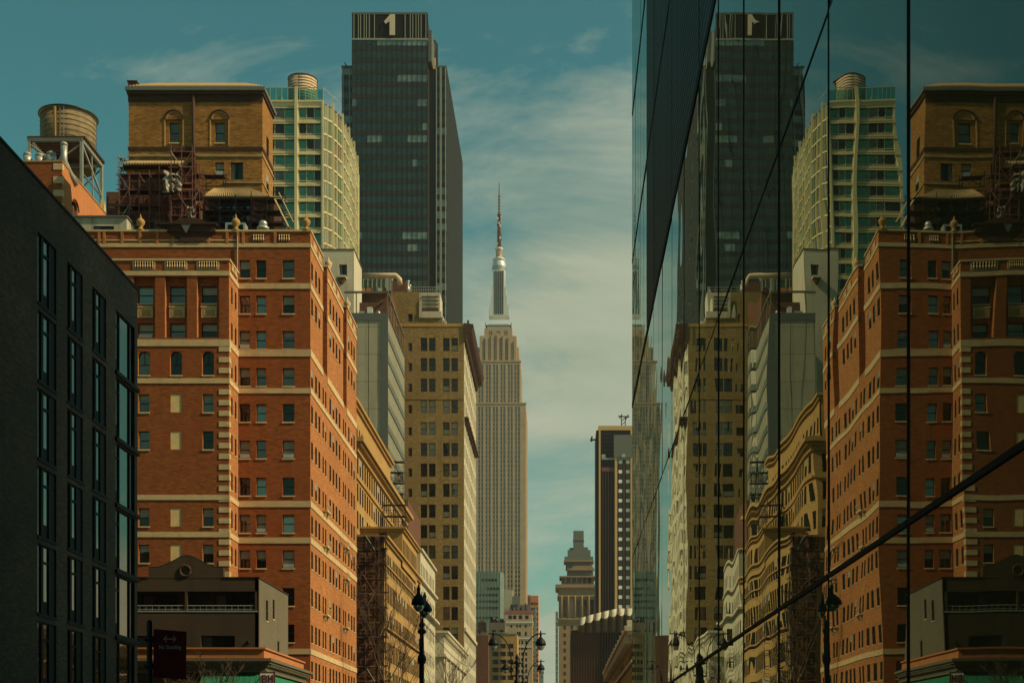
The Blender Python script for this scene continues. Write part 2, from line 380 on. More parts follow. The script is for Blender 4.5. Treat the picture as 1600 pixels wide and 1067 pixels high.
# ------------------------------------------------------------------ window kinds (local: x across, z up, y inward)
WC = {}
def window_mb(style, w_, h, var):
    b = MB(); x0, x1 = -w_ / 2, w_ / 2; t = min(0.06, w_ * 0.08)
    G = {0: 'glass_dark', 1: 'glass_mid', 2: 'glass_dark', 3: 'glass_mid', 4: 'glass_sky', 5: 'glass_dark'}[var % 6]
    def rect(a0, a1, z0, z1, y, m): b.face([(a0, y, z0), (a1, y, z0), (a1, y, z1), (a0, y, z1)], m)
    def frame(fm, t=t, d=0.07):
        b.box(x0, x0 + t, 0, d, 0, h, fm); b.box(x1 - t, x1, 0, d, 0, h, fm)
        b.box(x0 + t, x1 - t, 0, d, 0, t, fm); b.box(x0 + t, x1 - t, 0, d, h - t, h, fm)
    if style == 'sash':
        fm = 'frame_brown'; frame(fm); mid = h * 0.5
        b.box(x0 + t, x1 - t, -0.01, 0.07, mid - 0.035, mid + 0.035, fm)
        bl = (0, 0.28, 0.5, 0, 0.12, 0.75)[var % 6]
        zt = h - t - bl * (h - 2 * t)
        rect(x0, x1, t * .5, zt, 0.05, G)
        if bl: rect(x0, x1, zt, h, 0.05, 'blind_cream')
        if var % 6 == 5 and w_ > .7: b.box(x0 + t, x1 - t, -0.25, 0.04, t, t + 0.35, 'galvanised')
        b.box(x0 - 0.05, x1 + 0.05, -0.30, -0.02, -0.13, 0.0, 'stone_trim')
    elif style == 'sash_plain':
        fm = 'frame_black' ; frame(fm); b.box(x0 + t, x1 - t, 0, 0.06, h * .5 - .03, h * .5 + .03, fm)
        bl = (0, 0.3, 0.5, 0, 0, 0.42)[var % 6]; zt = h - bl * h
        rect(x0, x1, 0, zt, 0.05, G)
        if bl: rect(x0, x1, zt, h, 0.05, 'blind_cream')
    elif style == 'board':
        rect(x0, x1, 0, h, -0.17, 'board_yellow')
        b.box(x0 - 0.05, x1 + 0.05, -0.12, -0.02, -0.13, 0.0, 'stone_trim')
    elif style == 'arch':
        fm = 'frame_brown'; r = w_ / 2; n = 8
        arc = [(r * math.cos(math.pi * k / n), h - r + r * math.sin(math.pi * k / n)) for k in range(n + 1)]
        out = [(x0, 0), (x1, 0)] + arc
        b.face([(a, 0.06, z) for a, z in out], G if var != 4 else 'glass_mid')
        for k in range(n):
            a, c = arc[k], arc[k + 1]; q = 0.86
            b.face([(a[0], 0, a[1]), (c[0], 0, c[1]), (c[0] * q, 0.0, h - r + (c[1] - h + r) * q), (a[0] * q, 0.0, h - r + (a[1] - h + r) * q)][::-1], fm)
            # spandrel masonry that turns the square opening into an arch
            cx = x1 if k < n // 2 else x0
            b.face([(a[0], -0.2, a[1]), (cx, -0.2, h + .0), (c[0], -0.2, c[1])], 'red_brick')
            b.face([(a[0], -0.2, a[1]), (c[0], -0.2, c[1]), (c[0], .05, c[1]), (a[0], .05, a[1])], 'red_brick')
        b.face([(x1, -0.2, h), (0, -0.2, h), (x1 * 0.02, -0.2, h - .001)], 'red_brick')
        b.box(x0, x0 + t, 0, 0.06, 0, h - r, fm); b.box(x1 - t, x1, 0, 0.06, 0, h - r, fm)
        b.box(x0 + t, x1 - t, 0, 0.05, h * .45 - .03, h * .45 + .03, fm); b.box(-.025, .025, 0.01, 0.05, h * .48, h - r * .1, fm)
        b.box(x0 - 0.05, x1 + 0.05, -0.28, -0.02, -0.13, 0.0, 'stone_trim')
    elif style == 'loft':
        fm = 'frame_black'; frame(fm, .09); b.box(x0, x1, 0, 0.07, h * .52 - .05, h * .52 + .05, fm)
        bl = (0, 0.35, 0, 0.2, 0.5, 0)[var % 6]
        rect(x0, x1, 0, h * .52, 0.06, 'glass_mid' if var in (1, 4) else 'glass_dark')
        rect(x0, x1, h * .52, h, 0.06, 'blind_cream' if bl > .3 and var == 4 else ('glass_mid' if var == 1 else 'glass_dark'))
        if var == 3: rect(x0 + .1, x1 - .1, h * .1, h * .45, 0.055, 'blind_cream')
        b.box(x0 - 0.1, x1 + 0.1, -0.3, 0.0, -0.2, 0.0, 'cream_stone')
    elif style == 'office':      # ribbon pane with mullions
        n = max(2, round(w_ / 1.6)); rect(x0, x1, 0, h, 0.06, 'glass_mid' if var % 2 else 'glass_dark')
        for k in range(n + 1):
            xx = x0 + w_ * k / n; b.box(xx - .05, xx + .05, 0, .08, 0, h, 'frame_black')
    elif style == 'condo':
        n = max(2, round(w_ / 1.9)); sill = h * .16
        for k in range(n):
            a0 = x0 + w_ * k / n; a1 = x0 + w_ * (k + 1) / n
            edge = (k == 0) if var % 2 else (k == n - 1)
            rect(a0, a1, sill, h, 0.06, 'glass_green' if edge or (var + k) % 4 == 0 else ('glass_dark' if (var + k) % 3 else 'glass_mid'))
            rect(a0, a1, 0, sill, 0.04, 'glass_green' if edge else 'gold_panel')
            if (var * 3 + k) % 5 == 0: rect(a0, a1, h * .75, h, 0.05, 'teal_cladding')
        for k in range(n + 1):
            xx = x0 + w_ * k / n; b.box(xx - .07, xx + .07, -.03, .08, 0, h, 'frame_cream')
        b.box(x0, x1, -.02, .07, sill - .07, sill + .07, 'frame_cream'); b.box(x0, x1, -.02, .07, h - .1, h, 'frame_cream')
    elif style == 'dark_unit':   # full pane, mullion, transomed casement, then a dark return panel
        fm = 'frame_black'; frame(fm, .06, .1); xa, xb, xc = x0 + w_ * .24, x0 + w_ * .36, x0 + w_ * .66
        b.box(xa, xb, -.02, .1, .06, h - .06, fm)
        rect(x0, xa, 0, h, .05, 'pane_grazing'); rect(xb, xc, h * .2, h, .05, 'pane_grazing')
        b.box(xb, xc, -.005, .1, h * .745, h * .775, fm); rect(xb, xc, 0, h * .2, .045, fm)
        b.box(xc, x1 - .06, -.01, .1, .06, h - .06, fm)
    elif style == 'corner_unit':
        fm = 'frame_black'; frame(fm, .06, .1); rect(x0, x1, 0, h, .05, 'pane_grazing')
        for u in (.22, .78): b.box(x0 + w_ * u - .06, x0 + w_ * u + .06, -.02, .1, .06, h - .06, fm)
        b.box(x0, x0 + w_ * .22, -.005, .1, h * .745, h * .775, fm); rect(x0, x0 + w_ * .22, 0, h * .2, .045, fm)
    elif style == 'flank':       # flush dark sash for walls seen almost edge on
        fm = 'frame_brown'; G = 'window_void'
        rect(x0, x1, 0, h, .004, G); b.box(x0, x1, -.008, .003, h * .5 - .03, h * .5 + .03, fm)
        if var == 4: rect(x0 + .06, x1 - .06, h * .62, h, .002, 'blind_cream')
        b.box(x0 - .04, x1 + .04, -.06, 0, -.1, 0, 'stone_trim')
    elif style == 'slider':
        fm = 'frame_black'; frame(fm, .06); b.box(-.05, .05, 0, .07, 0, h, fm); rect(x0, x1, 0, h, .05, 'glass_dark')
        rect(x0, x0 + w_ * .3, t, h - t, .045, 'glass_mid')
    return b
glassmat('pane_grazing', (0.04, 0.034, 0.024), 0, (1.0, 0.80, 0.66), ior=3.8)

class Bld:
    def __init__(s, name, label, cat, x, y, group=None):
        s.root = thing(name, label, cat, x, y, 0, group); s.wins = []
    def win(s, face, const, cells, style='sash', depth=0.22, shrink=0.0):
        """cells: (centre along the wall, bottom z, width, height[, style]); returns the openings"""
        out = []
        for c in cells:
            st = c[4] if len(c) > 4 else style
            s.wins.append((st, face, const, c[0], c[1], c[2], c[3], depth)); out.append((c[0] - c[2] / 2, c[0] + c[2] / 2, c[1], c[1] + c[3]))
        return out
    def part(s, name, mb, parent=None, **kw): return mb.build(name, parent or s.root, **kw)
    def finish(s, limit=95, zmin=0, pname='window'):
        items = []
        for st, face, const, a, z, w_, h, d in s.wins:
            x, y, zc = FP(face, const, a, z, d)
            px = CX + F * x / y; py = CY - F * (zc + h / 2 - CZ) / y
            size = w_ * h * (F / y) ** 2 * (1 if face == 'F' else abs(x) / y)
            if not (-10 < px < 1610 and -20 < py < 1080) or zc < zmin: size *= 1e-4
            items.append((size, st, (x, y, zc), ROT[face], w_, h))
        items.sort(key=lambda t: -t[0]); rest = MB(); rl = Vector(s.root.location)
        for k, (sz, st, loc, rot, w_, h) in enumerate(items):
            var = rng.choice((0, 0, 1, 2, 3, 4, 5)) if st not in ('condo',) else rng.randrange(6)
            key = (st, round(w_, 2), round(h, 2), var)
            if key not in WC: mb = window_mb(st, w_, h, var); WC[key] = (mb, mb.mesh('window'))
            mb, me = WC[key]
            if k < limit and sz > 0.5:
                o = bpy.data.objects.new(pname, me); col.objects.link(o); o.parent = s.root
                o.location = Vector(loc) - rl; o.rotation_euler = (0, 0, rot)
            else: rest.add(mb, loc, rot)
        if rest.f: rest.build(pname, s.root, kind='stuff')

def ring(mb, x0, x1, y0, y1, z0, z1, out, m):
    """band round a rectangular footprint, standing proud by out"""
    t = 0.12
    mb.box(x0 - out, x1 + out, y0 - out, y0 + t, z0, z1, m)
    mb.box(x1 - t, x1 + out, y0 + t + .001, y1 + out, z0, z1, m)
    mb.box(x0 - out, x0 + t, y0 + t + .001, y1 + out, z0, z1, m)
    mb.box(x0 + t + .001, x1 - t - .001, y1 - t, y1 + out, z0, z1, m)
def deck(mb, x0, x1, y0, y1, z, m='roof_gravel'): mb.face([(x0, y0, z), (x1, y0, z), (x1, y1, z), (x0, y1, z)], m)
def shell(mb, x0, x1, y0, y1, z0, z1, m, Fr=(), Rr=(), Lr=(), depth=.22, roof=None, parapet=0.8, rm=None):
    facade(mb, 'F', y0, x0, x1, z0, z1, list(Fr), depth, m, rm)
    facade(mb, 'R', x1, y0, y1, z0, z1, list(Rr), depth, m, rm)
    facade(mb, 'L', x0, y0, y1, z0, z1, list(Lr), depth, m, rm)
    mb.face([(x1, y1, z0), (x0, y1, z0), (x0, y1, z1), (x1, y1, z1)], m)
    zr = z1 - parapet
    deck(mb, x0, x1, y0, y1, zr)
    if parapet > 0:
        t = .3
        mb.face([(x0, y0 + t, zr), (x0, y0 + t, z1), (x1, y0 + t, z1), (x1, y0 + t, zr)], m)
        mb.face([(x1 - t, y0, zr), (x1 - t, y0, z1), (x1 - t, y1, z1), (x1 - t, y1, zr)], m)
        mb.face([(x0 + t, y0, zr), (x0 + t, y0, z1), (x0 + t, y1, z1), (x0 + t, y1, zr)], m)
        mb.face([(x0, y1 - t, zr), (x0, y1 - t, z1), (x1, y1 - t, z1), (x1, y1 - t, zr)], m)
        mb.face([(x0, y0, z1), (x1, y0, z1), (x1, y0 + t, z1), (x0, y0 + t, z1)], m)
        mb.face([(x1 - t, y0 + t, z1), (x1, y0 + t, z1), (x1, y1, z1), (x1 - t, y1, z1)], m)
        mb.face([(x0, y0 + t, z1), (x0 + t, y0 + t, z1), (x0 + t, y1, z1), (x0, y1, z1)], m)
        mb.face([(x0 + t, y1 - t, z1), (x1 - t, y1 - t, z1), (x1 - t, y1, z1), (x0 + t, y1, z1)], m)

# ================================================================== THE SETTING
def sheet(name, x0, x1, y0, y1, z, m, nx=1, ny=1):
    b = MB(); b.face([(x0, y0, z), (x1, y0, z), (x1, y1, z), (x0, y1, z)], m)
    o = b.build(name); o['kind'] = 'structure'; return o
sheet('ground', -3000, 3000, -600, 9000, -0.15, 'concrete_paving')
sheet('road', -17.5, -8, -60, 88, -0.13, 'asphalt')
sheet('road', -17.5, -2.2, 88, 1500, -0.13, 'asphalt')
def slab(name, x0, x1, y0, y1, z0, z1, m):
    b = MB(); b.box(x0, x1, y0, y1, z0, z1, m); o = b.build(name); o['kind'] = 'structure'; return o
slab('pavement', -24, -17.5, -60, 1400, -0.149, 0, 'concrete_paving')
slab('pavement', -8, 3.3, -60, 88, -0.149, 0, 'concrete_paving')
slab('pavement', -2.2, 3.3, 88.01, 1400, -0.149, 0, 'concrete_paving')
b = MB()
for k in range(90):
    y = -50 + k * 12
    b.face([(-12.9, y, -.126), (-12.75, y, -.126), (-12.75, y + 4, -.126), (-12.9, y + 4, -.126)], 'road_paint')
for k in range(9):
    b.face([(-17 + k, 89, -.126), (-16.5 + k, 89, -.126), (-16.5 + k, 92, -.126), (-17 + k, 92, -.126)], 'road_paint')
o = b.build('road_marking'); o['kind'] = 'structure'

# ================================================================== CHARCOAL BRICK BUILDING (left, in shade)
B = Bld('apartment_building', 'charcoal brick building at the far left with tall black framed windows', 'building', -42, 65)
cols = [(63.08, 65.4), (66.85, 69.0), (70.4, 72.55), (74.15, 77.4)]
cells = [((a + c) / 2, 25.72 - 3.57 * k - 3.2, c - a, 3.2, 'corner_unit' if a > 74 else 'dark_unit') for k in range(8) for a, c in cols]
cells += [(a, 25.72 - 3.57 * k - 3.2, 2.3, 3.2) for k in range(8) for a in (48.0, 44.2)]
r = B.win('R', -24, cells, 'dark_unit', 0.07)
mb = MB(); shell(mb, -60, -24, 40, 77.9, -.1, 28.0, 'charcoal_brick', Rr=r, depth=.09, roof=None)
B.part('wall', mb)
for k in range(8):
    z = 25.72 - 3.57 * k; mb = MB()
    mb.box(-23.99, -23.88, 74.0, 78.02, z - 3.2 - .30, z - 3.2 - .08, 'frame_black')
    B.part('ledge', mb)
    for a, c in cols[:3]: mb = MB(); mb.box(-23.99, -23.95, a - .02, c + .02, z - 3.2 - .14, z - 3.2, 'frame_black'); B.part('sill', mb)
mb = MB(); ring(mb, -60, -24, 40, 77.9, 28.0, 28.12, .06, 'frame_black'); B.part('coping', mb)
B.finish()
o = MB(); o.lathe((-24.8, 59.6, 27.2), [(.12, 0), (.12, 1.0), (.2, 1.05), (.2, 1.3), (.05, 1.4)], 10, 'dark_metal')
tag(o.build('roof_vent', off=(-24.8, 59.6, 27.2)), 'small dark vent pipe on the roof edge of the charcoal brick building', 'vent')

# ================================================================== TAUPE STUCCO BUILDING with gable
Y0 = 113.9; x0, x1 = -52.0, -25.0
B = Bld('stucco_building', 'low taupe stucco building with curved gable, ring ornament and balconies', 'building', -38, 119)
zt = Z(903.5, Y0)
rec = []
for a, c in ((150, 206), (208.5, 290), (293.5, 403)): rec.append((X(a, Y0), X(c, Y0), Z(954, Y0), Z(924, Y0)))
low = [((X(315, Y0) + X(368, Y0)) / 2, Z(1011, Y0), 2.8, .95), ((X(215, Y0) + X(262, Y0)) / 2, Z(1011, Y0), 2.5, .95)]
low2 = [(a, Z(1075, Y0), w_, 1.3) for a, z, w_, h in low]
mb = MB()
rl = B.win('F', Y0, low + low2, 'slider', .0)
rs = B.win('R', x1, [(116.9, Z(966, Y0) + .1, .9, 1.75), (119.6, Z(966, 119), .8, 1.7), (121.6, Z(1030, 119), .8, 1.8), (117.2, 2.2, .9, 1.8)], 'flank', .012)
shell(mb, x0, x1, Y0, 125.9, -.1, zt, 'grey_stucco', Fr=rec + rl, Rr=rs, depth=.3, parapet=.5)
B.part('wall', mb)
# the front is a skin of taupe stucco standing 25 cm proud of the grey flank; its shade is put into the taupe colour
mb = MB(); yf = Y0 - .25
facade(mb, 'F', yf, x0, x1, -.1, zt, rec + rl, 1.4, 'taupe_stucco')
for q in rec: mb.face([(q[0], yf + 1.4, q[2]), (q[1], yf + 1.4, q[2]), (q[1], yf + 1.4, q[3]), (q[0], yf + 1.4, q[3])], 'taupe_stucco')
mb.box(x1 - .3, x1 + .004, yf, Y0 - .002, -.1, zt, 'taupe_stucco')
g = [(349, 904), (349, 887), (335, 886.5), (318, 879), (303, 871), (292, 868), (281, 871), (266, 879), (249, 886.5), (232, 887), (232, 904)]
mb.prism([(X(a, yf), Z(c, yf)) for a, c in g], yf, yf + .45, 'taupe_stucco', 'y')
B.part('front_wall', mb)
mb = MB()
gt = [(X(a, yf), Z(c, yf)) for a, c in g[1:-1]]
for (a, c), (a2, c2) in zip(gt, gt[1:]): mb.tube([(a, yf + .1, c + .02), (a2, yf + .1, c2 + .02)], .09, 'frame_black', 4)
mb.box(x0, X(232, yf), yf - .06, yf + .3, zt, zt + .1, 'frame_black'); mb.box(X(349, yf), x1 + .06, yf - .06, yf + .3, zt, zt + .1, 'frame_black')
mb.box(x1 - .25, x1 + .07, yf + .301, 125.9, zt, zt + .1, 'frame_brown')
B.part('coping', mb)
mb = MB(); cxx, czz = X(289.5, yf), Z(891.5, yf)
mb.tube([(cxx + .44 * math.cos(t_ * .3927), yf - .03, czz + .44 * math.sin(t_ * .3927)) for t_ in range(17)], .1, 'bronze_cladding', 6)
B.part('ring_ornament', mb)
wb = []
for a, c, p in ((215, 268, 930), (331, 383, 930)):
    mb = window_mb('slider', 2.8, 1.5, 1)
    o = MB(); o.add(mb, ((X(a, yf) + X(c, yf)) / 2, yf + 1.33, Z(955, Y0)), 0); B.part('balcony_window', o)
for q in rec[1:]:
    mb = MB(); mb.tube([(q[0], yf + .08, q[2] + .42), (q[1], yf + .08, q[2] + .42)], .035, 'steel', 4)
    mb.tube([(q[0], yf + .08, q[2] + .12), (q[1], yf + .08, q[2] + .12)], .02, 'steel', 4)
    n = int((q[1] - q[0]) / .5)
    for k in range(n + 1):
        xx = q[0] + .02 + (q[1] - q[0] - .04) * k / n; mb.tube([(xx, yf + .08, q[2]), (xx, yf + .08, q[2] + .42)], .018, 'steel', 4)
    mb.box(q[0] - .05, q[1] + .05, yf - .05, yf + .2, q[2] - .12, q[2] - .003, 'steel')
    B.part('balcony_rail', mb)
for a, p in ((208, 936), (389, 936), (388, 1003)):
    mb = MB(); mb.lathe((X(a, yf), yf + 1.32 if p < 990 else yf - .03, Z(p, yf)), [(.03, -.18), (.11, -.1), (.12, .1), (.03, .18)], 8, 'frame_black'); B.part('wall_lamp', mb)
B.finish()

# ================================================================== ONE STOREY CORNER SHOP
Y0 = 92.5; x0, x1 = -46.0, -20.0; y1 = 106.7
B = Bld('corner_shop', 'low corner shop with brick parapet, grey cornice and green awning', 'shop', -32, 99)
zt = Z(1011, Y0)
mb = MB()
cells = [(x, .4, 3.4, 3.2) for x in (-43, -38.5, -34, -29.5, -24.5)]
r = B.win('F', Y0, cells, 'slider', .2); r2 = B.win('R', x1, [(y, .4, 3.2, 3.2) for y in (95, 99.5, 104)], 'slider', .2)
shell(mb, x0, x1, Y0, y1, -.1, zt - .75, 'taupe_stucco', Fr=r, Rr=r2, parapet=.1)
B.part('wall', mb)
mb = MB(); ring(mb, x0, x1, Y0, y1, zt - .75, zt - .12, .02, 'warm_brick'); ring(mb, x0, x1, Y0, y1, zt - .12, zt, .14, 'warm_brick')
B.part('parapet', mb)
mb = MB()
for k, (za, zb, o_) in enumerate(((.75, .95, .62), (.95, 1.1, .5), (1.1, 1.28, .34), (1.28, 1.55, .18), (1.55, 1.68, .26))):
    ring(mb, x0, x1, Y0, y1, zt - zb, zt - za - .002, o_, 'grey_stucco')
for k in range(58): mb.box(x0 + .3 + k * .45, x0 + .48 + k * .45, Y0 - .46, Y0 - .2, zt - 1.27, zt - 1.11, 'grey_stucco')
for k in range(31): mb.box(x1 + .2, x1 + .46, Y0 + .3 + k * .45, Y0 + .48 + k * .45, zt - 1.27, zt - 1.11, 'grey_stucco')
B.part('cornice', mb)
mb = MB(); za = zt - 1.72; ax0 = X(318, Y0)
mb.face([(ax0, Y0 - .05, za), (x1 + .05, Y0 - .05, za), (x1 + 1.3, Y0 - 1.3, za - 1.15), (ax0, Y0 - 1.3, za - 1.15)][::-1], 'green_canvas')
mb.face([(x1 + .05, Y0 - .05, za), (x1 + .05, y1, za), (x1 + 1.3, y1, za - 1.15), (x1 + 1.3, Y0 - 1.3, za - 1.15)][::-1], 'green_canvas')
mb.face([(ax0, Y0 - .05, za), (ax0, Y0 - 1.3, za - 1.15), (ax0, Y0 - .05, za - 1.15)], 'green_canvas')
mb.face([(ax0, Y0 - 1.3, za - 1.15), (x1 + 1.3, Y0 - 1.3, za - 1.15), (x1 + 1.3, Y0 - 1.3, za - 1.5), (ax0, Y0 - 1.3, za - 1.5)][::-1], 'green_canvas')
mb.face([(x1 + 1.3, Y0 - 1.3, za - 1.15), (x1 + 1.3, y1, za - 1.15), (x1 + 1.3, y1, za - 1.5), (x1 + 1.3, Y0 - 1.3, za - 1.5)][::-1], 'green_canvas')
for k in range(12):
    xx = ax0 + (x1 - ax0) * k / 11; mb.tube([(xx, Y0 - .04, za + .02), (xx + (1.25 if k == 11 else 0), Y0 - 1.31, za - 1.14)], .03, 'green_canvas', 4)
B.part('awning', mb)
def text(body, size, loc, mat, parent, rz=0, name='lettering', ext=.01, align='CENTER', sx=1.0):
    cu = bpy.data.curves.new(name, 'FONT'); cu.body = body; cu.size = size; cu.extrude = ext; cu.align_x = align
    cu.materials.append(MATS[mat]); o = bpy.data.objects.new(name, cu); col.objects.link(o)
    bpy.context.view_layer.update(); dg = bpy.context.evaluated_depsgraph_get()
    me = bpy.data.meshes.new_from_object(o.evaluated_get(dg)); bpy.data.objects.remove(o); bpy.data.curves.remove(cu)
    o = bpy.data.objects.new(name, me); col.objects.link(o); o.parent = parent
    o.location = Vector(loc) - wloc(parent); o.rotation_euler = (math.pi / 2, 0, rz); o.scale = (sx, 1, 1); return o
sg = thing('hanging_sign', 'square white sign reading BH on the corner of the green awning', 'sign', X(417.5, 90.6), 90.6, Z(1070, 90.6))
sx_ = X(417.5, 90.6); sz_ = Z(1060, 90.6); hw = .46
mb = MB(); mb.box(sx_ - hw, sx_ + hw, 90.6, 90.72, sz_ - .42, sz_ + .42, 'sign_white'); pn = mb.build('panel', sg)
mb = MB()
mb.box(sx_ - hw - .05, sx_ + hw + .05, 90.58, 90.74, sz_ + .421, sz_ + .47, 'letter_red'); mb.box(sx_ - hw - .05, sx_ + hw + .05, 90.58, 90.74, sz_ - .47, sz_ - .421, 'letter_red')
mb.box(sx_ - hw - .05, sx_ - hw - .001, 90.58, 90.74, sz_ - .42, sz_ + .42, 'letter_red'); mb.box(sx_ + hw + .001, sx_ + hw + .05, 90.58, 90.74, sz_ - .42, sz_ + .42, 'letter_red')
mb.build('frame', pn)
mb = MB()
def bx2(xa, xb, za_, zb): mb.box(sx_ + xa, sx_ + xb, 90.57, 90.599, sz_ + za_, sz_ + zb, 'letter_red')
bx2(-.36, -.27, -.25, .25); bx2(-.27, -.08, .17, .25); bx2(-.27, -.08, -.04, .04); bx2(-.27, -.08, -.25, -.17); bx2(-.08, -.02, .04, .2); bx2(-.08, -.02, -.2, -.04)
bx2(.06, .15, -.25, .25); bx2(.29, .38, -.25, .25); bx2(.15, .29, -.045, .045)
mb.build('lettering', pn)
mb = MB(); mb.tube([(sx_, 90.7, sz_ + .3), (sx_ - .6, 92.0, sz_ + .3)], .03, 'dark_metal', 4); mb.build('bracket', sg)
B.finish()

# ================================================================== RED BRICK HOTEL
XS = -24.07; YM = 132.0; YW = 128.4; XW = -31.0; XL = -60.0
B = Bld('hotel', 'large red brick hotel with pale stone bands and a projecting left wing', 'building', -42, 147)
zM = lambda py: Z(py, YM); zW = lambda py: Z(py, YW)
ZN = 40.6
rows = [434.6, 490, 545, 603, 659, 716, 774, 832, 887.3, 946, 1003, 1060, 1117, 1160]
H1 = 1.72
cF = [(X(c, YM), zM(y), wd, H1) for y in rows for c, wd in ((382.5, 1.02), (408, .96), (450.7, 1.14))]
rF = B.win('F', YM, cF)
yc = lambda px: -XS * F / (CX - px)
colR = [487.6, 493.8, 499, 505.0, 508.9, 516, 521, 525.8, 530.6, 536.8, 539.8, 545, 549.5, 553.3]
wR = 1.0
mb = MB()
facade(mb, 'F', YM, XL, XS, -.1, 51.9, rF, .22, 'red_brick')
# flank below the light wells
lowR = [(yc(c), zM(y), wR * (.75 if k in (3, 4, 9, 10) else 1), H1) for k, c in enumerate(colR) for y in rows if zM(y) + H1 < ZN - .2]
rLow = B.win('R', XS, lowR, 'flank', .012)
facade(mb, 'R', XS, YM, 161.7, -.1, ZN, rLow, .1, 'red_brick_sunlit')
bays = [(132.0, 138.8, (487.6, 493.8, 499)), (141.5, 151.8, (516, 521, 525.8, 530.6)), (154.3, 161.7, (545, 549.5, 553.3))]
for k, (a, c, cs) in enumerate(bays):
    cell = [(yc(q), zM(y), wR, H1) for q in cs for y in rows if zM(y) > ZN + .1]
    rr = B.win('R', XS, cell, 'flank', .012)
    facade(mb, 'R', XS, a, c, ZN, 51.9, rr, .1, 'red_brick_sunlit')
    if k: facade(mb, 'F', a, XS - 2.8, XS, ZN, 51.9, [], .2, 'red_brick')
    mb.face([(XS, c, ZN), (XS - 2.8, c, ZN), (XS - 2.8, c, 51.9), (XS, c, 51.9)], 'red_brick')
for a, c in ((138.8, 141.5), (151.8, 154.3)):
    facade(mb, 'R', XS - 2.8, a, c, ZN, 51.9, [], .2, 'red_brick_sunlit')
    deck(mb, XS - 2.8, XS, a, c, ZN)
deck(mb, XL, XS - 2.8, YM, 161.7, 50.6)
for a, c, _ in bays: deck(mb, XS - 2.8, XS, a, c, 50.6)
mb.face([(XL, 161.7, 0), (XL, 161.7, 51.9), (XS, 161.7, 51.9), (XS, 161.7, 0)], 'red_brick')
facade(mb, 'L', XL, YM, 161.7, 0, 51.9, [], .2, 'red_brick')
# inner parapet faces
mb.face([(XL, YM + .35, 50.6), (XL, YM + .35, 51.9), (XS, YM + .35, 51.9), (XS, YM + .35, 50.6)], 'red_brick')
for a, c, _ in bays: mb.face([(XS - .35, a + .36, 50.6), (XS - .35, a + .36, 51.9), (XS - .35, c, 51.9), (XS - .35, c, 50.6)], 'red_brick')
B.part('wall', mb)

# the wing
wcells = []
top = []
for c in (225, 275, 325):
    top += [(X(c, YW), zW(471.6), 1.42, zW(444.5) - zW(471.6)), (X(c, YW), zW(527.0), 1.42, zW(502.5) - zW(527.0))]
    st = 'board' if c == 275 else 'sash'
    wcells += [(X(c, YW), zW(586), 1.1, zW(548.7) - zW(586), 'arch')]
    for yb in (644, 702, 822, 879, 936, 993, 1050): wcells.append((X(c - (5 if c == 275 else 6 if c > 300 else -3) * .0, YW), zW(yb), 1.0, zW(0) - zW(28.5), st))
cc_ = [X(c, YW) for c in (175, 125)]
for x in cc_:
    for yb in (644, 702, 822, 879, 936): wcells.append((x, zW(yb), 1.0, 1.7))
rw = B.win('F', YW, wcells)
recess = [(X(c, YW) - 1.03, X(c, YW) + 1.03, zW(527.4), zW(431.9)) for c in (225, 275, 325)]
mb = MB()
facade(mb, 'F', YW, XL, XW, -.1, zW(408), rw + recess, .22, 'red_brick', 'red_brick_sunlit')
rt = B.win('F', YW + .5, top)
# recess backs with their windows and deeper jambs
for q in recess:
    inner = [t_ for t_ in rt if q[0] < (t_[0] + t_[1]) / 2 < q[1]]
    facade(mb, 'F', YW + .5, q[0], q[1], q[2], q[3], inner, .2, 'red_brick')
    for xx, s_ in ((q[0], 1), (q[1], -1)):
        mb.face([(xx, YW + .2, q[2]), (xx, YW + .5, q[2]), (xx, YW + .5, q[3]), (xx, YW + .2, q[3])], 'red_brick_sunlit')
    mb.face([(q[0], YW + .2, q[3]), (q[1], YW + .2, q[3]), (q[1], YW + .5, q[3]), (q[0], YW + .5, q[3])], 'red_brick')
ret = B.win('R', XW, [(y, zM(yb), .62, 1.65) for y in (129.5, 131.0) for yb in rows[1:-1]], 'flank', .012)
facade(mb, 'R', XW, YW, YM, -.1, zW(408), ret, .1, 'red_brick_sunlit')
deck(mb, XL, XW, YW, YM, zW(412))
B.part('wing', mb)
# recessed stone panels and pier caps
for q in recess:
    mb = MB(); xm = (q[0] + q[1]) / 2
    mb.box(xm - .72, xm + .72, YW + .36, YW + .499, zW(494), zW(478.5), 'stone_trim')
    mb.box(xm - .78, xm + .78, YW + .30, YW + .499, zW(478.4), zW(476.5), 'stone_trim')
    mb.box(xm - .52, xm + .52, YW + .33, YW + .359, zW(491.5), zW(482), 'ochre_stone')
    B.part('spandrel_panel', mb)
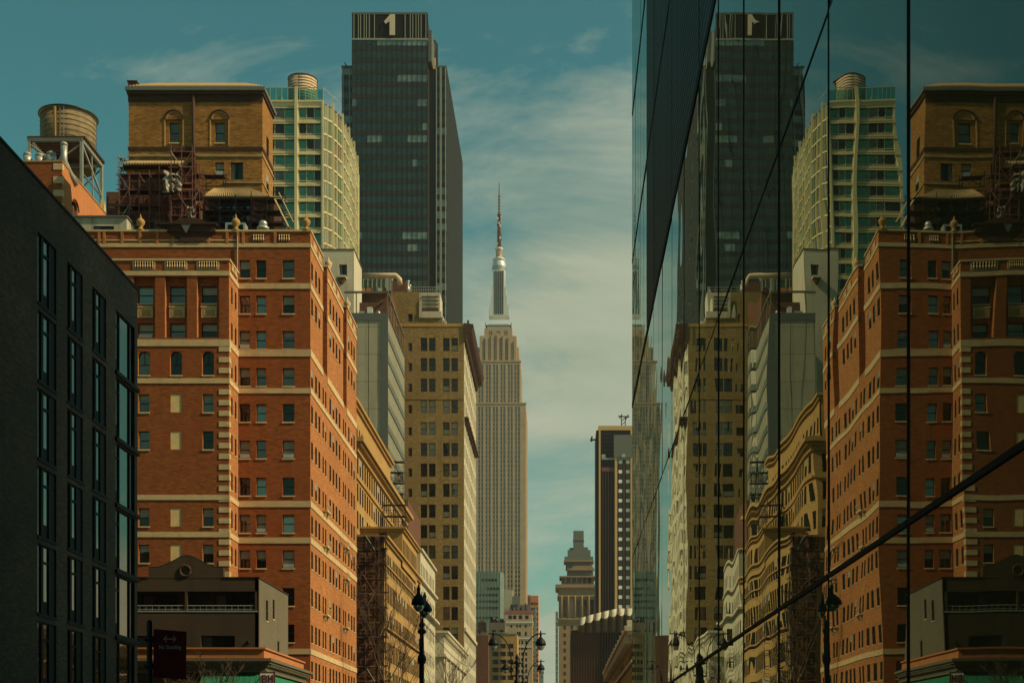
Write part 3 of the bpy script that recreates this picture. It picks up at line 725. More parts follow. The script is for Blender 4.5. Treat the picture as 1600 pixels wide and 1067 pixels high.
# stone bands
mbb = MB()
def band_front(y0_, y1_, out=.07):
    za, zb = zM(y1_), zM(y0_)
    mbb.box(XW + .02, XS + out, YM - out, YM + .05, za, zb, 'stone_trim')
    if zb < ZN: mbb.box(XS - .05, XS + out, YM + .051, 161.7, za, zb, 'stone_trim')
    else:
        for a, c, _ in bays: mbb.box(XS - .05, XS + out, a + (.051 if a == YM else -.05), c, za, zb, 'stone_trim')
for a, c in ((380.5, 386.5), (443, 451.5), (546, 557), (606.5, 614.6), (782.5, 792), (839.5, 848.6), (1013, 1021.6)): band_front(a, c)
mbb.box(XL, XW + .02, YM - .07, YM + .05, zM(386.5), zM(380.5), 'stone_trim')
mbb.box(XL, XW + .02, YM - .05, YM + .05, zM(376.5), zM(374.5), 'stone_trim')
for (a, c) in ((423.7, 430.8), (530.5, 541), (591, 599), (773, 781), (830.7, 839), (1003, 1011)):
    za, zb = zW(c), zW(a)
    mbb.box(XL, XW + .07, YW - .07, YW + .05, za, zb, 'stone_trim')
    mbb.box(XW - .05, XW + .07, YW + .051, YM - .071, za, zb, 'stone_trim')
B.part('stone_band', mbb)
mb = MB(); z = zW(541); k = 0
while z > zW(1000):
    z2 = z - .50
    if k % 2 == 0 and not any(zW(c) - .3 < z2 < zW(a) + .3 for a, c in ((591, 599),)):
        mb = MB(); mb.box(XW - .95, XW + .05, YW - .05, YW + .04, z2, z, 'stone_trim'); mb.box(XW - .04, XW + .05, YW + .04, YW + .55, z2, z, 'stone_trim'); B.part('quoin', mb)
    z = z2; k += 1
# wing parapet with balustrade panels, and the main coping
mb = MB()
zp0, zp1 = zW(423.6), zW(404.5)
mb.box(XL, XW + .12, YW - .10, YW + .25, zp1 - .18, zp1, 'stone_trim'); mb.box(XW - .25, XW + .12, YW + .251, YM - .08, zp1 - .18, zp1, 'stone_trim')
mb.box(XL, XS + .10, YM - .10, YM + .40, 51.9, 52.07, 'stone_trim')
for a, c, _ in bays: mb.box(XS - .40, XS + .10, a + (.401 if a == YM else -.1), c + .1, 51.9, 52.07, 'stone_trim')
for c in (225, 275, 325):
    xm = X(c, YW); mb.box(xm - 1.05, xm + 1.05, YW - .04, YW + .06, zW(421.5), zW(420), 'stone_trim')
    mb.box(xm - 1.05, xm - .93, YW - .05, YW + .06, zW(420), zW(408.5), 'stone_trim'); mb.box(xm + .93, xm + 1.05, YW - .05, YW + .06, zW(420), zW(408.5), 'stone_trim')
B.part('coping', mb)
def baluster(mb, x, y, z, h, r=.07, m='stone_trim'):
    mb.lathe((x, y, z), [(r * .8, 0), (r * 1.3, h * .3), (r * .6, h * .6), (r * .5, h * .75), (r, h)], 6, m)
for c in (225, 275, 325):
    mb = MB(); xm = X(c, YW); mb.box(xm - .92, xm + .92, YW - .012, YW - .004, zW(419.9), zW(408.6), 'dark_brown')
    for k in range(8): baluster(mb, xm - .8 + k * .23, YW - .06, zW(419.5), .62)
    B.part('balustrade', mb)
for y in (129.6, 130.8):
    mb = MB(); mb.box(XW + .004, XW + .012, y - .45, y + .45, zW(419.9), zW(408.6), 'dark_brown')
    for k in range(4): baluster(mb, XW + .06, y - .35 + k * .23, zW(419.5), .62)
    B.part('balustrade', mb)
for c in (400, 440):
    mb = MB(); xm = X(c + 4, YM); mb.box(xm - .6, xm + .6, YM - .012, YM - .004, zM(377.5), zM(367), 'dark_brown')
    for k in range(5): baluster(mb, xm - .46 + k * .23, YM - .07, zM(377), .6)
    B.part('balustrade', mb)
for (a, c, _) in bays:
    for ym in ((a + c) / 2 - 1.4, (a + c) / 2 + 1.4):
        mb = MB(); mb.box(XS + .004, XS + .012, ym - .8, ym + .8, 50.6, 51.6, 'dark_brown')
        for k in range(6): baluster(mb, XS + .06, ym - .65 + k * .26, 50.7, .8, .06)
        B.part('balustrade', mb)
mb = MB()   # brick buttress strips on the parapet
for c in (155, 163, 191, 219, 246, 271, 298, 326, 355, 372, 380, 430): mb = MB(); mb.box(X(c, YM) - .12, X(c, YM) + .12, YM - .09, YM - .001, zM(380.4), 51.89, 'red_brick_sunlit'); B.part('parapet_pier', mb)
mb = MB(); mb.tube([(X(371.5, YM), YM - .12, 51.5), (X(371.5, YM), YM - .12, 2)], .05, 'steel', 5); B.part('drain_pipe', mb)
# small balconies on paired flank windows
for px, y in ((507, 745.7 + 28), (507, 945), (538, 745 + 57), (538, 832 + 26), (507, 832), (538, 946)):
    yy = yc(px); zz_ = zM(y) - .15
    mb = MB(); mb.box(XS + .001, XS + .5, yy - 1.0, yy + 1.0, zz_ - .15, zz_, 'stone_trim'); mb.box(XS + .001, XS + .3, yy - .85, yy - .65, zz_ - .6, zz_ - .15, 'stone_trim'); mb.box(XS + .001, XS + .3, yy + .65, yy + .85, zz_ - .6, zz_ - .15, 'stone_trim')
    for k in range(8): mb.tube([(XS + .47, yy - .95 + k * .27, zz_), (XS + .47, yy - .95 + k * .27, zz_ + .55)], .02, 'stone_trim', 4)
    mb.box(XS + .44, XS + .5, yy - 1, yy + 1, zz_ + .55, zz_ + .61, 'stone_trim')
    B.part('balcony', mb)
# curved pediment on the parapet with its arms and shield
mb = MB()
ped = [(262, 364), (338, 364), (336, 357), (328, 352), (320, 346), (308, 342.5), (296, 341.5), (284, 343), (274, 347), (266, 353)]
mb.prism([(X(a, YM), zM(c)) for a, c in ped], YM - .3, YM + .3, 'dark_brown', 'y')
mb.prism([(X(a, YM), zM(c)) for a, c in ((284, 353), (292, 366), (300, 353))], YM - .45, YM - .301, 'patina', 'y')
mb.box(X(245, YM), X(340, YM), YM - .5, YM + .2, zM(353), zM(351), 'frame_brown')
mb.prism([(X(a, YM), zM(c)) for a, c in ((262, 364.1), (284, 379), (314, 379), (338, 364.1))], YM - .16, YM - .095, 'dark_brown', 'y')
B.part('pediment', mb)
for px in (219, 368, 478):
    mb = MB(); mb.lathe((X(px, YM), YM + .15, 52.07), [(.34, 0), (.34, .12), (.15, .22), (.2, .4), (.36, .62), (.42, .85), (.3, 1.05), (.12, 1.12), (.16, 1.2), (.07, 1.32), (.02, 1.6)], 12, 'ochre_stone')
    B.part('urn_finial', mb)
for yy in (143.2, 155.8):
    mb = MB(); mb.lathe((XS - .15, yy, 52.07), [(.3, 0), (.15, .2), (.36, .6), (.38, .85), (.12, 1.1), (.02, 1.5)], 10, 'stone_trim'); B.part('urn_finial', mb)
B.finish(95)

# ---- brick stair tower of the same block rising behind, with quoins
YB = 150.0; xb = X(97, YB); ye = -xb * F / (CX - 165)
B = Bld('brick_tower', 'red brick roof tower with cream quoins and an arched window below the wooden water tank', 'building', xb - 5, 157)
zt = Z(253.5, YB)
mb = MB()
zz_ = Z(345, 152.5)
ww = [(-xb * F / (CX - 117.5), zz_ - .9, 1.5, 3.6, 'arch')]
facade(mb, 'F', YB, xb - 12, xb, 48, zt, [], .2, 'red_brick')
facade(mb, 'R', xb, YB, ye, 48, zt, B.win('R', xb, ww, 'arch', .25), .25, 'warm_brick')  # side towards the sun: light put into a brighter brick colour
mb.face([(xb, ye, 48), (xb - 12, ye, 48), (xb - 12, ye, zt), (xb, ye, zt)], 'red_brick'); facade(mb, 'L', xb - 12, YB, ye, 48, zt, [], .2, 'red_brick')
deck(mb, xb - 12, xb, YB, ye, zt - .02); B.part('wall', mb)
mb = MB(); z = zt - .15; k = 0
while z > 50:
    if k % 2 == 0: mb = MB(); mb.box(xb - .95, xb + .05, YB - .05, YB + .03, z - .7, z, 'stone_trim'); mb.box(xb - .03, xb + .05, YB + .03, YB + .5, z - .7, z, 'stone_trim'); B.part('quoin', mb)
    z -= .72; k += 1
mb = MB(); ring(mb, xb - 12, xb, YB, ye, zt, zt + .13, .08, 'ochre_stone'); B.part('coping', mb)
mb = MB(); ya = ww[0][0]
mb.tube([(xb + .03, ya + 1.0 * math.cos(t_), zz_ + 1.9 + 1.0 * math.sin(t_)) for t_ in [math.pi * q / 10 for q in range(11)]], .1, 'dark_brown', 5); B.part('arch_hood', mb)
mb = MB(); mb.prism([(ye - .6, zt), (ye + .2, zt), (ye + .1, zt + .5), (ye - .2, zt + 1.5), (ye - .5, zt + .6)], xb - .5, xb, 'stone_trim', 'x')
B.part('finial', mb)
B.finish()
# round ventilators on it
for px, wd, y0_, y1_, yy in ((43, 13, 238, 253, 152), (62, 14, 240, 253, 152), (80, 15, 237, 253, 152)):
    r_ = wd / 2 * yy / F; xx = X(px, yy); t = thing('roof_ventilator', {43: 'leftmost pale round vent on the brick roof tower', 62: 'squat middle vent on the brick roof tower', 80: 'wide round vent nearest the pipe on the brick roof tower'}[px], 'vent', xx, yy, zt, group='round vents on the brick roof tower')
    hh = Z(y0_, yy) - zt
    mb = MB(); mb.lathe((xx, yy, zt - .05), [(r_ * .7, 0), (r_ * .7, hh * .35), (r_, hh * .4), (r_, hh * .8)], 14, 'galvanised'); mb.build('body', t)
    mb = MB(); mb.lathe((xx, yy, zt - .05), [(r_ * 1.05, hh * .8), (r_ * .9, hh * .95), (r_ * .3, hh + .08)], 14, 'steel'); mb.build('cap', t)
mb = MB(); xx = X(100, 151.5)
mb.tube([(xx, 151.5, Z(227, 151.5)), (xx, 151.5, Z(252, 151.5)), (X(106, 152), 152.5, Z(262, 151)), (X(113, 153), 154, Z(270, 151))], .36, 'galvanised', 12)
mb.lathe((xx, 151.5, Z(228, 151.5)), [(.40, 0), (.40, .2), (.3, .35), (.1, .42)], 12, 'steel')
tag(mb.build('vent_pipe', off=(xx, 151.5, zt)), 'tall bent grey duct pipe on the brick roof tower', 'pipe')

# ---- wooden water tank on steel frame
YT = 163.0; xc = X(107, YT); rt_ = 42 / F * YT
t = thing('water_tank', 'weathered brown wooden water tank on a steel frame at the upper left', 'water tank', xc, YT + 3, Z(300, YT))
yc_ = YT + 3
rt_ = 41.5 / F * yc_
zb, ztop = Z(262, yc_), Z(184, yc_)
mb = MB(); mb.lathe((X(107, yc_), yc_, zb), [(rt_ * .98, 0), (rt_, ztop - zb)], 48, 'weathered_wood'); barrel = mb.build('barrel', t)
mb = MB()
for k in range(9):
    z = zb + .35 + (ztop - zb - .7) * (k / 8) ** .85
    mb.tube([(X(107, yc_) + (rt_ + .03) * math.cos(a), yc_ + (rt_ + .03) * math.sin(a), z) for a in [2 * math.pi * q / 40 for q in range(41)]], .03, 'patina', 4)
mb.build('hoop', barrel)
mb = MB(); mb.lathe((X(107, yc_), yc_, ztop), [(rt_ + .18, -.1), (rt_ + .18, .06), (rt_ * .55, .55), (.25, 1.25), (.05, 1.35)], 40, 'board_yellow', smooth=False)
troof = mb.build('roof', t)
mb = MB(); mb.tube([(X(107, yc_) + (rt_ + .19) * math.cos(a), yc_ + (rt_ + .19) * math.sin(a), ztop - .02) for a in [2 * math.pi * q / 40 for q in range(41)]], .09, 'dark_metal', 5); mb.build('rim', troof)
mb = MB()
xq = X(83, YT - 1)
for dx in (-.0,): mb.tube([(xq, yc_ - rt_ - .25, Z(250, 160)), (xq, yc_ - rt_ - .25, ztop - .3), (xq, yc_ - rt_ + .2, ztop)], .16, 'ochre_stone', 8)
mb.build('riser_pipe', t)
mb = MB()
for dx in (.55, 1.0): mb.tube([(xq + dx, yc_ - rt_ - .1, Z(252, 160)), (xq + dx, yc_ - rt_ - .1, ztop + .1)], .04, 'steel', 4)
for k in range(16): z = Z(250, 160) + k * .4; mb.tube([(xq + .55, yc_ - rt_ - .1, z), (xq + 1.0, yc_ - rt_ - .1, z)], .025, 'steel', 4)
mb.build('ladder', t)
# frame: near face px 45..128 at y~158, far corner px 160
yn = 158.0; xa, xd = X(46, yn), X(127.5, yn); yfar = -xd * F / (CX - 158.5)
zf = Z(222, yn); zlow = 50
mb = MB()
for x, y in ((xa, yn), (xd, yn), (xd, yfar), (xa, yfar)): mb.box(x - .16, x + .16, y - .16, y + .16, zlow, zf, 'steel')
mb.box(xa - .16, xd + .16, yn - .17, yn + .16, zf, zf + .4, 'patina'); mb.box(xd - .16, xd + .17, yn + .161, yfar + .16, zf, zf + .4, 'steel'); mb.box(xa - .16, xa + .16, yn + .161, yfar, zf, zf + .4, 'steel'); mb.box(xa + .161, xd - .161, yfar - .16, yfar + .16, zf, zf + .4, 'steel')
mb.build('frame', t)
mb = MB()
mid = (yn + yfar) / 2
mb.tube([(xd, yn, zf - .2), (xd, yfar, zf - 3.4)], .13, 'steel', 4); mb.tube([(xd, yfar, zf - 3.6), (xd, yn + 1, zlow + 1)], .16, 'steel', 4)
mb.tube([(xd, yn, zf - 3.5), (xd, yfar, zf - 3.5)], .1, 'patina', 4)
mb.tube([(xa, yn, zf - .2), (xd, yn, zf - 4.5)], .09, 'steel', 4); mb.tube([(xd, yn, zf - .2), (xa, yn, zf - 4.5)], .09, 'steel', 4)
mb.tube([(xa, yn + .2, zf - .3), (xa + 2.4, yn + 1, zf - 1.8)], .13, 'steel', 4)
mb.tube([(xd, mid, zf - .2), (xd, mid + 1.5, zlow + 3)], .1, 'steel', 4); mb.tube([(xa, yfar, zf - .2), (xd, yfar, zf - 6)], .09, 'patina', 4); mb.tube([(xd, yfar, zf - .2), (xa, yfar, zf - 6)], .09, 'patina', 4)
mb.build('brace', t)
mb = MB()
for k in range(12): y = yn + .2 + k * (yfar - yn) / 11.5; mb.box(xa - .3, xd + .4, y - .14, y + .14, zf + .401, zf + .7, 'dark_brown')
mb.lathe((X(107, yc_), yc_, zf + .7), [(rt_ * .95, 0), (rt_ * .97, max(.05, zb - zf - .7))], 32, 'dark_brown')
mb.build('platform', t)

# ---- cream roof shed and low roof wall behind the parapet
B = Bld('roof_shed', 'cream roof hut with a flat top and one strip window behind the red parapet', 'hut', X(165, 138), 140)
ys = 136.0
mb = MB(); xa, xd = X(110, ys), X(198, ys); zt = Z(340, ys)
r = B.win('F', ys, [((X(146, ys) + X(178, ys)) / 2, Z(362.5, ys), X(178, ys) - X(146, ys), Z(353.5, ys) - Z(362.5, ys))], 'slider', .1)
shell(mb, xa, xd, ys, ys + 2.8, 50.6, zt, 'cream_paint', Fr=r, depth=.1, parapet=.05); B.part('wall', mb)
mb = MB(); mb.box(xa - .15, xd + .12, ys - .2, ys + 2.95, zt, zt + .14, 'patina'); B.part('roof', mb)
B.finish()
mb = MB(); mb.box(X(200, 138), X(253, 138), 138.9, 139.3, 50.6, Z(353, 138), 'cream_paint')
tag(mb.build('roof_wall', off=(X(226, 138), 139, 50.6)), 'low cream wall on the hotel roof right of the cream hut', 'wall')
for k, (px, lab) in enumerate(((246, 'pale mushroom vent above the low cream roof wall'), (411, 'pale mushroom vent under the right end of the roof scaffold'))):
    yy = 139.8 if k == 0 else 136; xx = X(px, yy); z0 = 50.6; zt = Z(334 if k == 0 else 346, yy)
    t = thing('mushroom_vent', lab, 'vent', xx, yy, z0, group='mushroom vents on the hotel roof')
    mb = MB(); mb.lathe((xx, yy, z0), [(.35, 0), (.35, zt - z0 - .9), (.6, zt - z0 - .85), (.6, zt - z0 - .6)], 16, 'galvanised'); mb.build('shaft', t)
    mb = MB(); mb.lathe((xx, yy, z0), [(.40, zt - z0 - .55), (.42, zt - z0 - .15), (.3, zt - z0)], 16, 'galvanised'); mb.build('cap', t)

# ---- ochre brick tower
YO = 145.0; xo, xe = X(201, YO), X(410, YO); yend = -xe * F / (CX - 426.3)
B = Bld('penthouse_tower', 'square ochre brick rooftop tower with arched niches and a tiled roof', 'building', (xo + xe) / 2, 147.5)
zO = lambda y: Z(y, YO)
zt = zO(141)
r = B.win('F', YO + .18, [(X(c, YO), zO(222.5), 1.0, zO(191) - zO(222.5), 'sash') for c in (271.7, 343)], 'sash', .15)
rl = B.win('F', YO, [(X(343, YO), zO(274), .95, zO(254) - zO(274)), (X(370, YO), zO(281), 1.3, zO(254) - zO(281), 'slider'), (X(300, YO), zO(274), .95, 1.3)], 'sash', .2)
nich = [(X(c, YO) - .92, X(c, YO) + .92, zO(229), zO(187)) for c in (271.7, 343)]
mb = MB()
facade(mb, 'F', YO, xo, xe, 48, zt, nich + rl, .18, 'ochre_brick')
for n_, q in zip(nich, r): facade(mb, 'F', YO + .18, n_[0], n_[1], n_[2], n_[3], [q], .15, 'ochre_brick')
rr = B.win('R', xe, [(147.6, zO(232), 1.2, 2.3), (147.6, zO(290), 1.2, 2.2)], 'flank', .012)
facade(mb, 'R', xe, YO, yend, 48, zt, rr, .2, 'ochre_brick')
facade(mb, 'L', xo, YO, yend, 48, zt, [], .2, 'ochre_brick'); mb.face([(xe, yend, 48), (xo, yend, 48), (xo, yend, zt), (xe, yend, zt)], 'ochre_brick')
B.part('wall', mb)
mb = MB()
for c in (271.7, 343):   # arched heads of the niches
    xm = X(c, YO); r_ = .98; zc = zO(187)
    mb.tube([(xm + r_ * math.cos(a), YO - .03, zc + r_ * math.sin(a)) for a in [math.pi * q / 12 for q in range(13)]], .11, 'dark_brown', 4)
    mb.tube([(xm + .8 * math.cos(a), YO - .01, zc + .8 * math.sin(a)) for a in [math.pi * q / 12 for q in range(13)]], .07, 'ochre_stone', 4)
    for s_ in (-1, 1): mb.box(xm + s_ * .98 - .06, xm + s_ * .98 + .06, YO - .05, YO - .001, zO(229), zc, 'ochre_stone')
B.part('niche_arch', mb)
mb = MB()
mb.box(xo - .05, xe + .05, YO - .05, YO + .03, zO(160), zO(149), 'dark_brown')  # painted cornice shadow; the strip on the next line is a real dark band
mb.box(xo - .07, xe + .07, YO - .07, YO + .03, zO(235.5), zO(230), 'dark_brown'); mb.box(xe - .03, xe + .07, YO + .031, yend, zO(235.5), zO(230), 'dark_brown')
B.part('shadow_and_dark_band', mb)
mb = MB()
for a, c in ((245.5, 242.3), (284.5, 286.8)):
    a, c = max(a, c), min(a, c); xl = xo - .1 if a < 260 else X(350, YO)
    mb.box(xl, xe + .1, YO - .1, YO + .03, zO(a), zO(c), 'terracotta_tile'); mb.box(xe - .03, xe + .1, YO + .031, yend, zO(a), zO(c), 'terracotta_tile')
B.part('string_course', mb)
mb = MB()
mb.box(xo - .25, xe + .35, YO - .45, yend + .3, zO(144), zO(138.5), 'patina'); mb.box(xo - .12, xe + .18, YO - .22, yend + .15, zO(149), zO(144) - .002, 'bronze_cladding')
B.part('cornice', mb)
mb = MB()
ym = (YO + yend) / 2; za, zb = zO(138.4), Z(131, ym)
A = [(xo, YO - .4, za), (xe + .3, YO - .4, za), (xe + .3, yend + .2, za), (xo, yend + .2, za)]; P1, P2 = (xo + 1.8, ym, zb), (xe - 2.5, ym, zb)
mb.face([A[0], A[1], P2, P1], 'terracotta_tile'); mb.face([A[1], A[2], P2], 'terracotta_tile'); mb.face([A[2], A[3], P1, P2], 'terracotta_tile'); mb.face([A[3], A[0], P1], 'terracotta_tile')
for k in range(48):
    xx = xo + .2 + k * (xe - xo) / 48; t_ = min(1, max(0, (xx - xo) / 1.8), (xe + .3 - xx) / 2.8) if xx < xe else 0
    if t_ > .02: mb.tube([(xx, YO - .4, za + .05), (xx, YO - .4 + (ym - YO + .4) * t_, za + .05 + (zb - za) * t_)], .07, 'terracotta_tile', 5)
B.part('roof', mb)
mb = MB(); mb.box(xo - .12, X(212, YO), YO + .2, YO + 1.5, zO(138.4), zO(127), 'brown_brick'); mb.box(xo - .22, X(213.5, YO), YO + .1, YO + 1.6, zO(127), zO(125), 'dark_brown'); B.part('chimney', mb)
mb = MB(); mb.tube([(X(303, YO), YO - .12, zO(150)), (X(303, YO), YO - .12, zO(300))], .16, 'bronze_cladding', 6); B.part('drain_pipe', mb)
B.finish()

# ---- lower roof pavilion with tiled roof, left
B = Bld('roof_pavilion', 'dark brown rooftop pavilion behind red scaffold netting, left of the ochre tower', 'building', X(250, 141), 142)
yp = 140.2
mb = MB(); shell(mb, X(166, yp), X(300, yp), yp, 144.6, 50.6, Z(300, yp), 'brown_brick', parapet=0); mb.box(X(196, yp), X(283, yp), yp + .5, 144.4, Z(300, yp), Z(262, yp), 'ochre_brick'); B.part('wall', mb)
mb = MB()
mb.box(X(193, yp), X(281, yp), yp - .3, 144.9, Z(262, yp), Z(259.5, yp), 'dark_brown')
A0 = [(X(193, yp), yp - .4, Z(259.4, yp)), (X(281, yp), yp - .4, Z(259.4, yp)), (X(276, yp), yp + 2, Z(253, yp + 2)), (X(200, yp), yp + 2, Z(253.5, yp + 2))]
mb.face(A0, 'terracotta_tile')
for k in range(20): xx = A0[0][0] + (A0[1][0] - A0[0][0]) * (k + .5) / 20; mb.tube([(xx, yp - .42, Z(258.6, yp)), (xx * .97 + A0[2][0] * .03, yp + 1.9, Z(253.3, yp + 2))], .1, 'terracotta_tile', 5)
B.part('roof', mb); B.finish()
# ---- right pavilion with tile roof
B = Bld('roof_pavilion', 'low rooftop pavilion with a pale tiled roof in front of the ochre tower', 'building', X(375, 141), 142)
mb = MB()
r = B.win('F', yp, [(X(c, yp), Z(350, yp), 1.5, 2.0) for c in (350, 372, 393)], 'slider', .2)
shell(mb, X(317, yp), X(428, yp), yp, 144.6, 50.6, Z(312, yp), 'dark_brown', Fr=r, parapet=0); B.part('wall', mb)
mb = MB(); za = Z(311.5, yp); zb = Z(296.5, yp + 2.6)
P = [(X(318, yp), yp - .5, za), (X(425, yp), yp - .5, za), (X(382, yp), yp + 2.6, zb), (X(324, yp), yp + 2.6, zb)]
mb.face(P, 'terracotta_tile'); mb.face([P[1], (X(425, yp), 144.6, za), P[2]], 'terracotta_tile')
for k in range(30):
    f_ = (k + .5) / 30; mb.tube([(P[0][0] + (P[1][0] - P[0][0]) * f_, yp - .52, za + .06), (P[3][0] + (P[2][0] - P[3][0]) * f_, yp + 2.5, zb + .06)], .085, 'terracotta_tile', 5)
mb.box(X(295, yp), X(318, yp) - .01, yp - .3, yp + 1.2, Z(307, yp), Z(303.5, yp), 'terracotta_tile')
B.part('roof', mb)
mb = MB(); mb.box(X(316, yp), X(430, yp), yp - .62, yp - .51, Z(314.5, yp), Z(311.6, yp), 'dark_metal'); B.part('gutter', mb)
for k, px in enumerate((428, 438)):
    mb = MB(); mb.lathe((X(px, yp + .5), yp - .3 + k * .8, 50.6), [(.35, 0), (.3, .2), (.27, 3.2), (.4, 3.4), (.4, 3.6)], 12, 'cream_stone'); B.part('column', mb)
B.finish()

# ---- scaffolding round both
def scaffold(name, label, x0, x1, y0, z0, z1, dx, dz, depth=1.2, m='rust', net=0.0, jit=.08, seed=1, brace=.5):
    rg = random.Random(seed); t = thing(name, label, 'scaffold', (x0 + x1) / 2, y0, z0)
    nx = max(1, round((x1 - x0) / dx)); nz = max(1, round((z1 - z0) / dz))
    mb = MB()
    for i in range(nx + 1):
        x = x0 + (x1 - x0) * i / nx
        for y in (y0, y0 + depth): mb.tube([(x + rg.uniform(-jit, jit), y, z0), (x, y, z1 + rg.uniform(0, .9))], .05, m, 4)
    mb.build('standard', t)
    mb = MB()
    for j in range(nz + 1):
        z = z0 + (z1 - z0) * j / nz
        for y in (y0, y0 + depth): mb.tube([(x0 - .3, y, z), (x1 + .3, y, z + rg.uniform(-jit, jit))], .045, m, 4)
        if j: mb.tube([(x0 - .2, y0, z - dz * .5), (x1 + .2, y0, z - dz * .5)], .03, m, 4)
    mb.build('ledger', t)
    mb = MB()
    for j in range(nz):
        for i in range(nx):
            if rg.random() < brace:
                xa = x0 + (x1 - x0) * i / nx; xb_ = x0 + (x1 - x0) * (i + 1) / nx; za = z0 + (z1 - z0) * j / nz; zb = z0 + (z1 - z0) * (j + 1) / nz
                if rg.random() < .5: xa, xb_ = xb_, xa
                mb = MB(); mb.tube([(xa, y0 - .05, za), (xb_, y0 - .05, zb)], .035, m if rg.random() < .7 else 'steel', 4); mb.build('brace', t)
    mb = MB()
    for j in range(1, nz + 1):
        z = z0 + (z1 - z0) * j / nz
        if rg.random() < .8: mb.box(x0, x1, y0 + .1, y0 + depth - .1, z - .05, z, 'dark_brown')
    if mb.f: mb.build('plank', t)
    if net:
        mb = MB()
        for j in range(nz):
            for i in range(nx):
                if rg.random() < net:
                    xa = x0 + (x1 - x0) * i / nx + .04; xb_ = x0 + (x1 - x0) * (i + 1) / nx - .04; za = z0 + (z1 - z0) * j / nz + .1; zb = z0 + (z1 - z0) * (j + 1) / nz - .1
                    n = 4; sag = rg.uniform(.05, .2)
                    for q in range(n):
                        u0, u1 = q / n, (q + 1) / n; f0, f1 = math.sin(u0 * 3.14) * sag, math.sin(u1 * 3.14) * sag
                        mb.face([(xa + (xb_ - xa) * u0, y0 + .12 + f0, za), (xa + (xb_ - xa) * u1, y0 + .12 + f1, za), (xa + (xb_ - xa) * u1, y0 + .12 + f1, zb), (xa + (xb_ - xa) * u0, y0 + .12 + f0, zb)], 'net_sheet')
        mb.build('netting', t, kind='stuff')
    return t
ysf = 138.3
scaffold('scaffold', 'reddish tube scaffold with dark netting on the hotel roof left of the tiled pavilion', X(186, ysf), X(312, ysf), ysf, 50.6, Z(272, ysf), 1.0, 1.5, m='rust', net=.8, seed=3)
scaffold('scaffold', 'tall narrow scaffold with planks reaching above the left pavilion roof', X(268, 137), X(301, 137), 136.8, 50.6, Z(238, 137), .9, 1.6, m='rust', net=.6, seed=5)
scaffold('scaffold', 'dark scaffold under the pale tiled roof beside the cream tower', X(318, ysf), X(441, ysf), ysf + .2, 50.6, Z(309, ysf), 1.5, 1.2, m='dark_metal', net=.35, seed=8)
scaffold('scaffold_tower', 'thin blue grey scaffold tower on the skyline between the water tank and the ochre tower', X(186, 141), X(193, 141), 141, 52, Z(247, 141), .45, .9, .8, m='steel', seed=9, brace=.9)
scaffold('scaffold', 'small railed platform below the two lower windows of the ochre tower', X(318, 143), X(350, 143), 142.9, Z(292, 143), Z(274, 143), 2, .9, 1.0, m='dark_metal', seed=11, net=.8)
mb = MB(); rg = random.Random(5)
def crumple(mb, xa, xb_, za, zb, y, n=12, amp=.3, m='plastic_sheet'):
    """a hung sheet with soft folds and a torn edge"""
    g = []
    for j in range(n + 1):
        row = []
        for i in range(n + 1):
            u, v_ = i / n, j / n; q = Vector((u * 3.1 + y, v_ * 4.3, xa))
            row.append((xa + (xb_ - xa) * u + .25 * mnoise.noise(q * 1.3), y + amp * mnoise.noise(q * 1.7) + .12 * math.sin(u * 19 + 3 * v_), za + (zb - za) * v_ + (.3 * mnoise.noise(q + Vector((5, 2, 1))) if j in (0, n) else 0)))
        g.append(row)
    for j in range(n):
        for i in range(n):
            if mnoise.noise(Vector((i * .5, j * .45, xa * 3))) > -.28: mb.face([g[j][i], g[j][i + 1], g[j + 1][i + 1], g[j + 1][i]], m, True)
crumple(mb, X(257, 137), X(285, 137), Z(303, 137), Z(273, 137), 136.6, 14)
tag(mb.build('plastic_sheet', off=(X(270, 137), 136.6, Z(292, 137))), 'crumpled pale plastic sheet hung on the red scaffold', 'sheet')
mb = MB(); crumple(mb, X(292, 136), X(303, 136), Z(345, 136), Z(322, 136), 136.3, 9, .25)
tag(mb.build('plastic_sheet', off=(X(297, 136), 136.3, Z(345, 136))), 'narrow brown white plastic sheet twisted low on the tall narrow scaffold', 'sheet')
# ladder stair at the right end of the roof
mb = MB(); xa, xb_ = X(431, 139), X(452, 139); za, zb = Z(315, 139), Z(357, 139)
for s_ in (0, .7): mb.tube([(xa, 138.5 + s_, za), (xb_, 138.5 + s_, zb)], .09, 'stone_trim', 4)
for k in range(14): f_ = k / 13; mb.box(xa + (xb_ - xa) * f_ - .1, xa + (xb_ - xa) * f_ + .1, 138.5, 139.2, za + (zb - za) * f_ - .04, za + (zb - za) * f_, 'stone_trim')
for s_ in (0, .7): mb.tube([(xa + .4, 138.5 + s_, za + .7), (xb_ + .4, 138.5 + s_, zb + .7)], .05, 'stone_trim', 4)
tag(mb.build('roof_stair', off=(xa, 138.8, zb)), 'steep pale metal stair descending at the right end of the roof scaffold', 'stair')
mb = MB(); yy = 135.5
mb.box(X(352, yy), X(383, yy), yy, yy + 1.2, 50.6, Z(348, yy), 'galvanised'); mb.box(X(356, yy), X(366, yy), yy - .02, yy, 51.2, Z(351, yy), 'frame_black'); mb.box(X(371, yy), X(380, yy), yy - .02, yy, 51.2, Z(351, yy), 'frame_black')
tag(mb.build('air_handler', off=(X(367, yy), yy, 50.6)), 'grey rooftop air unit behind the middle stone urn', 'air unit')

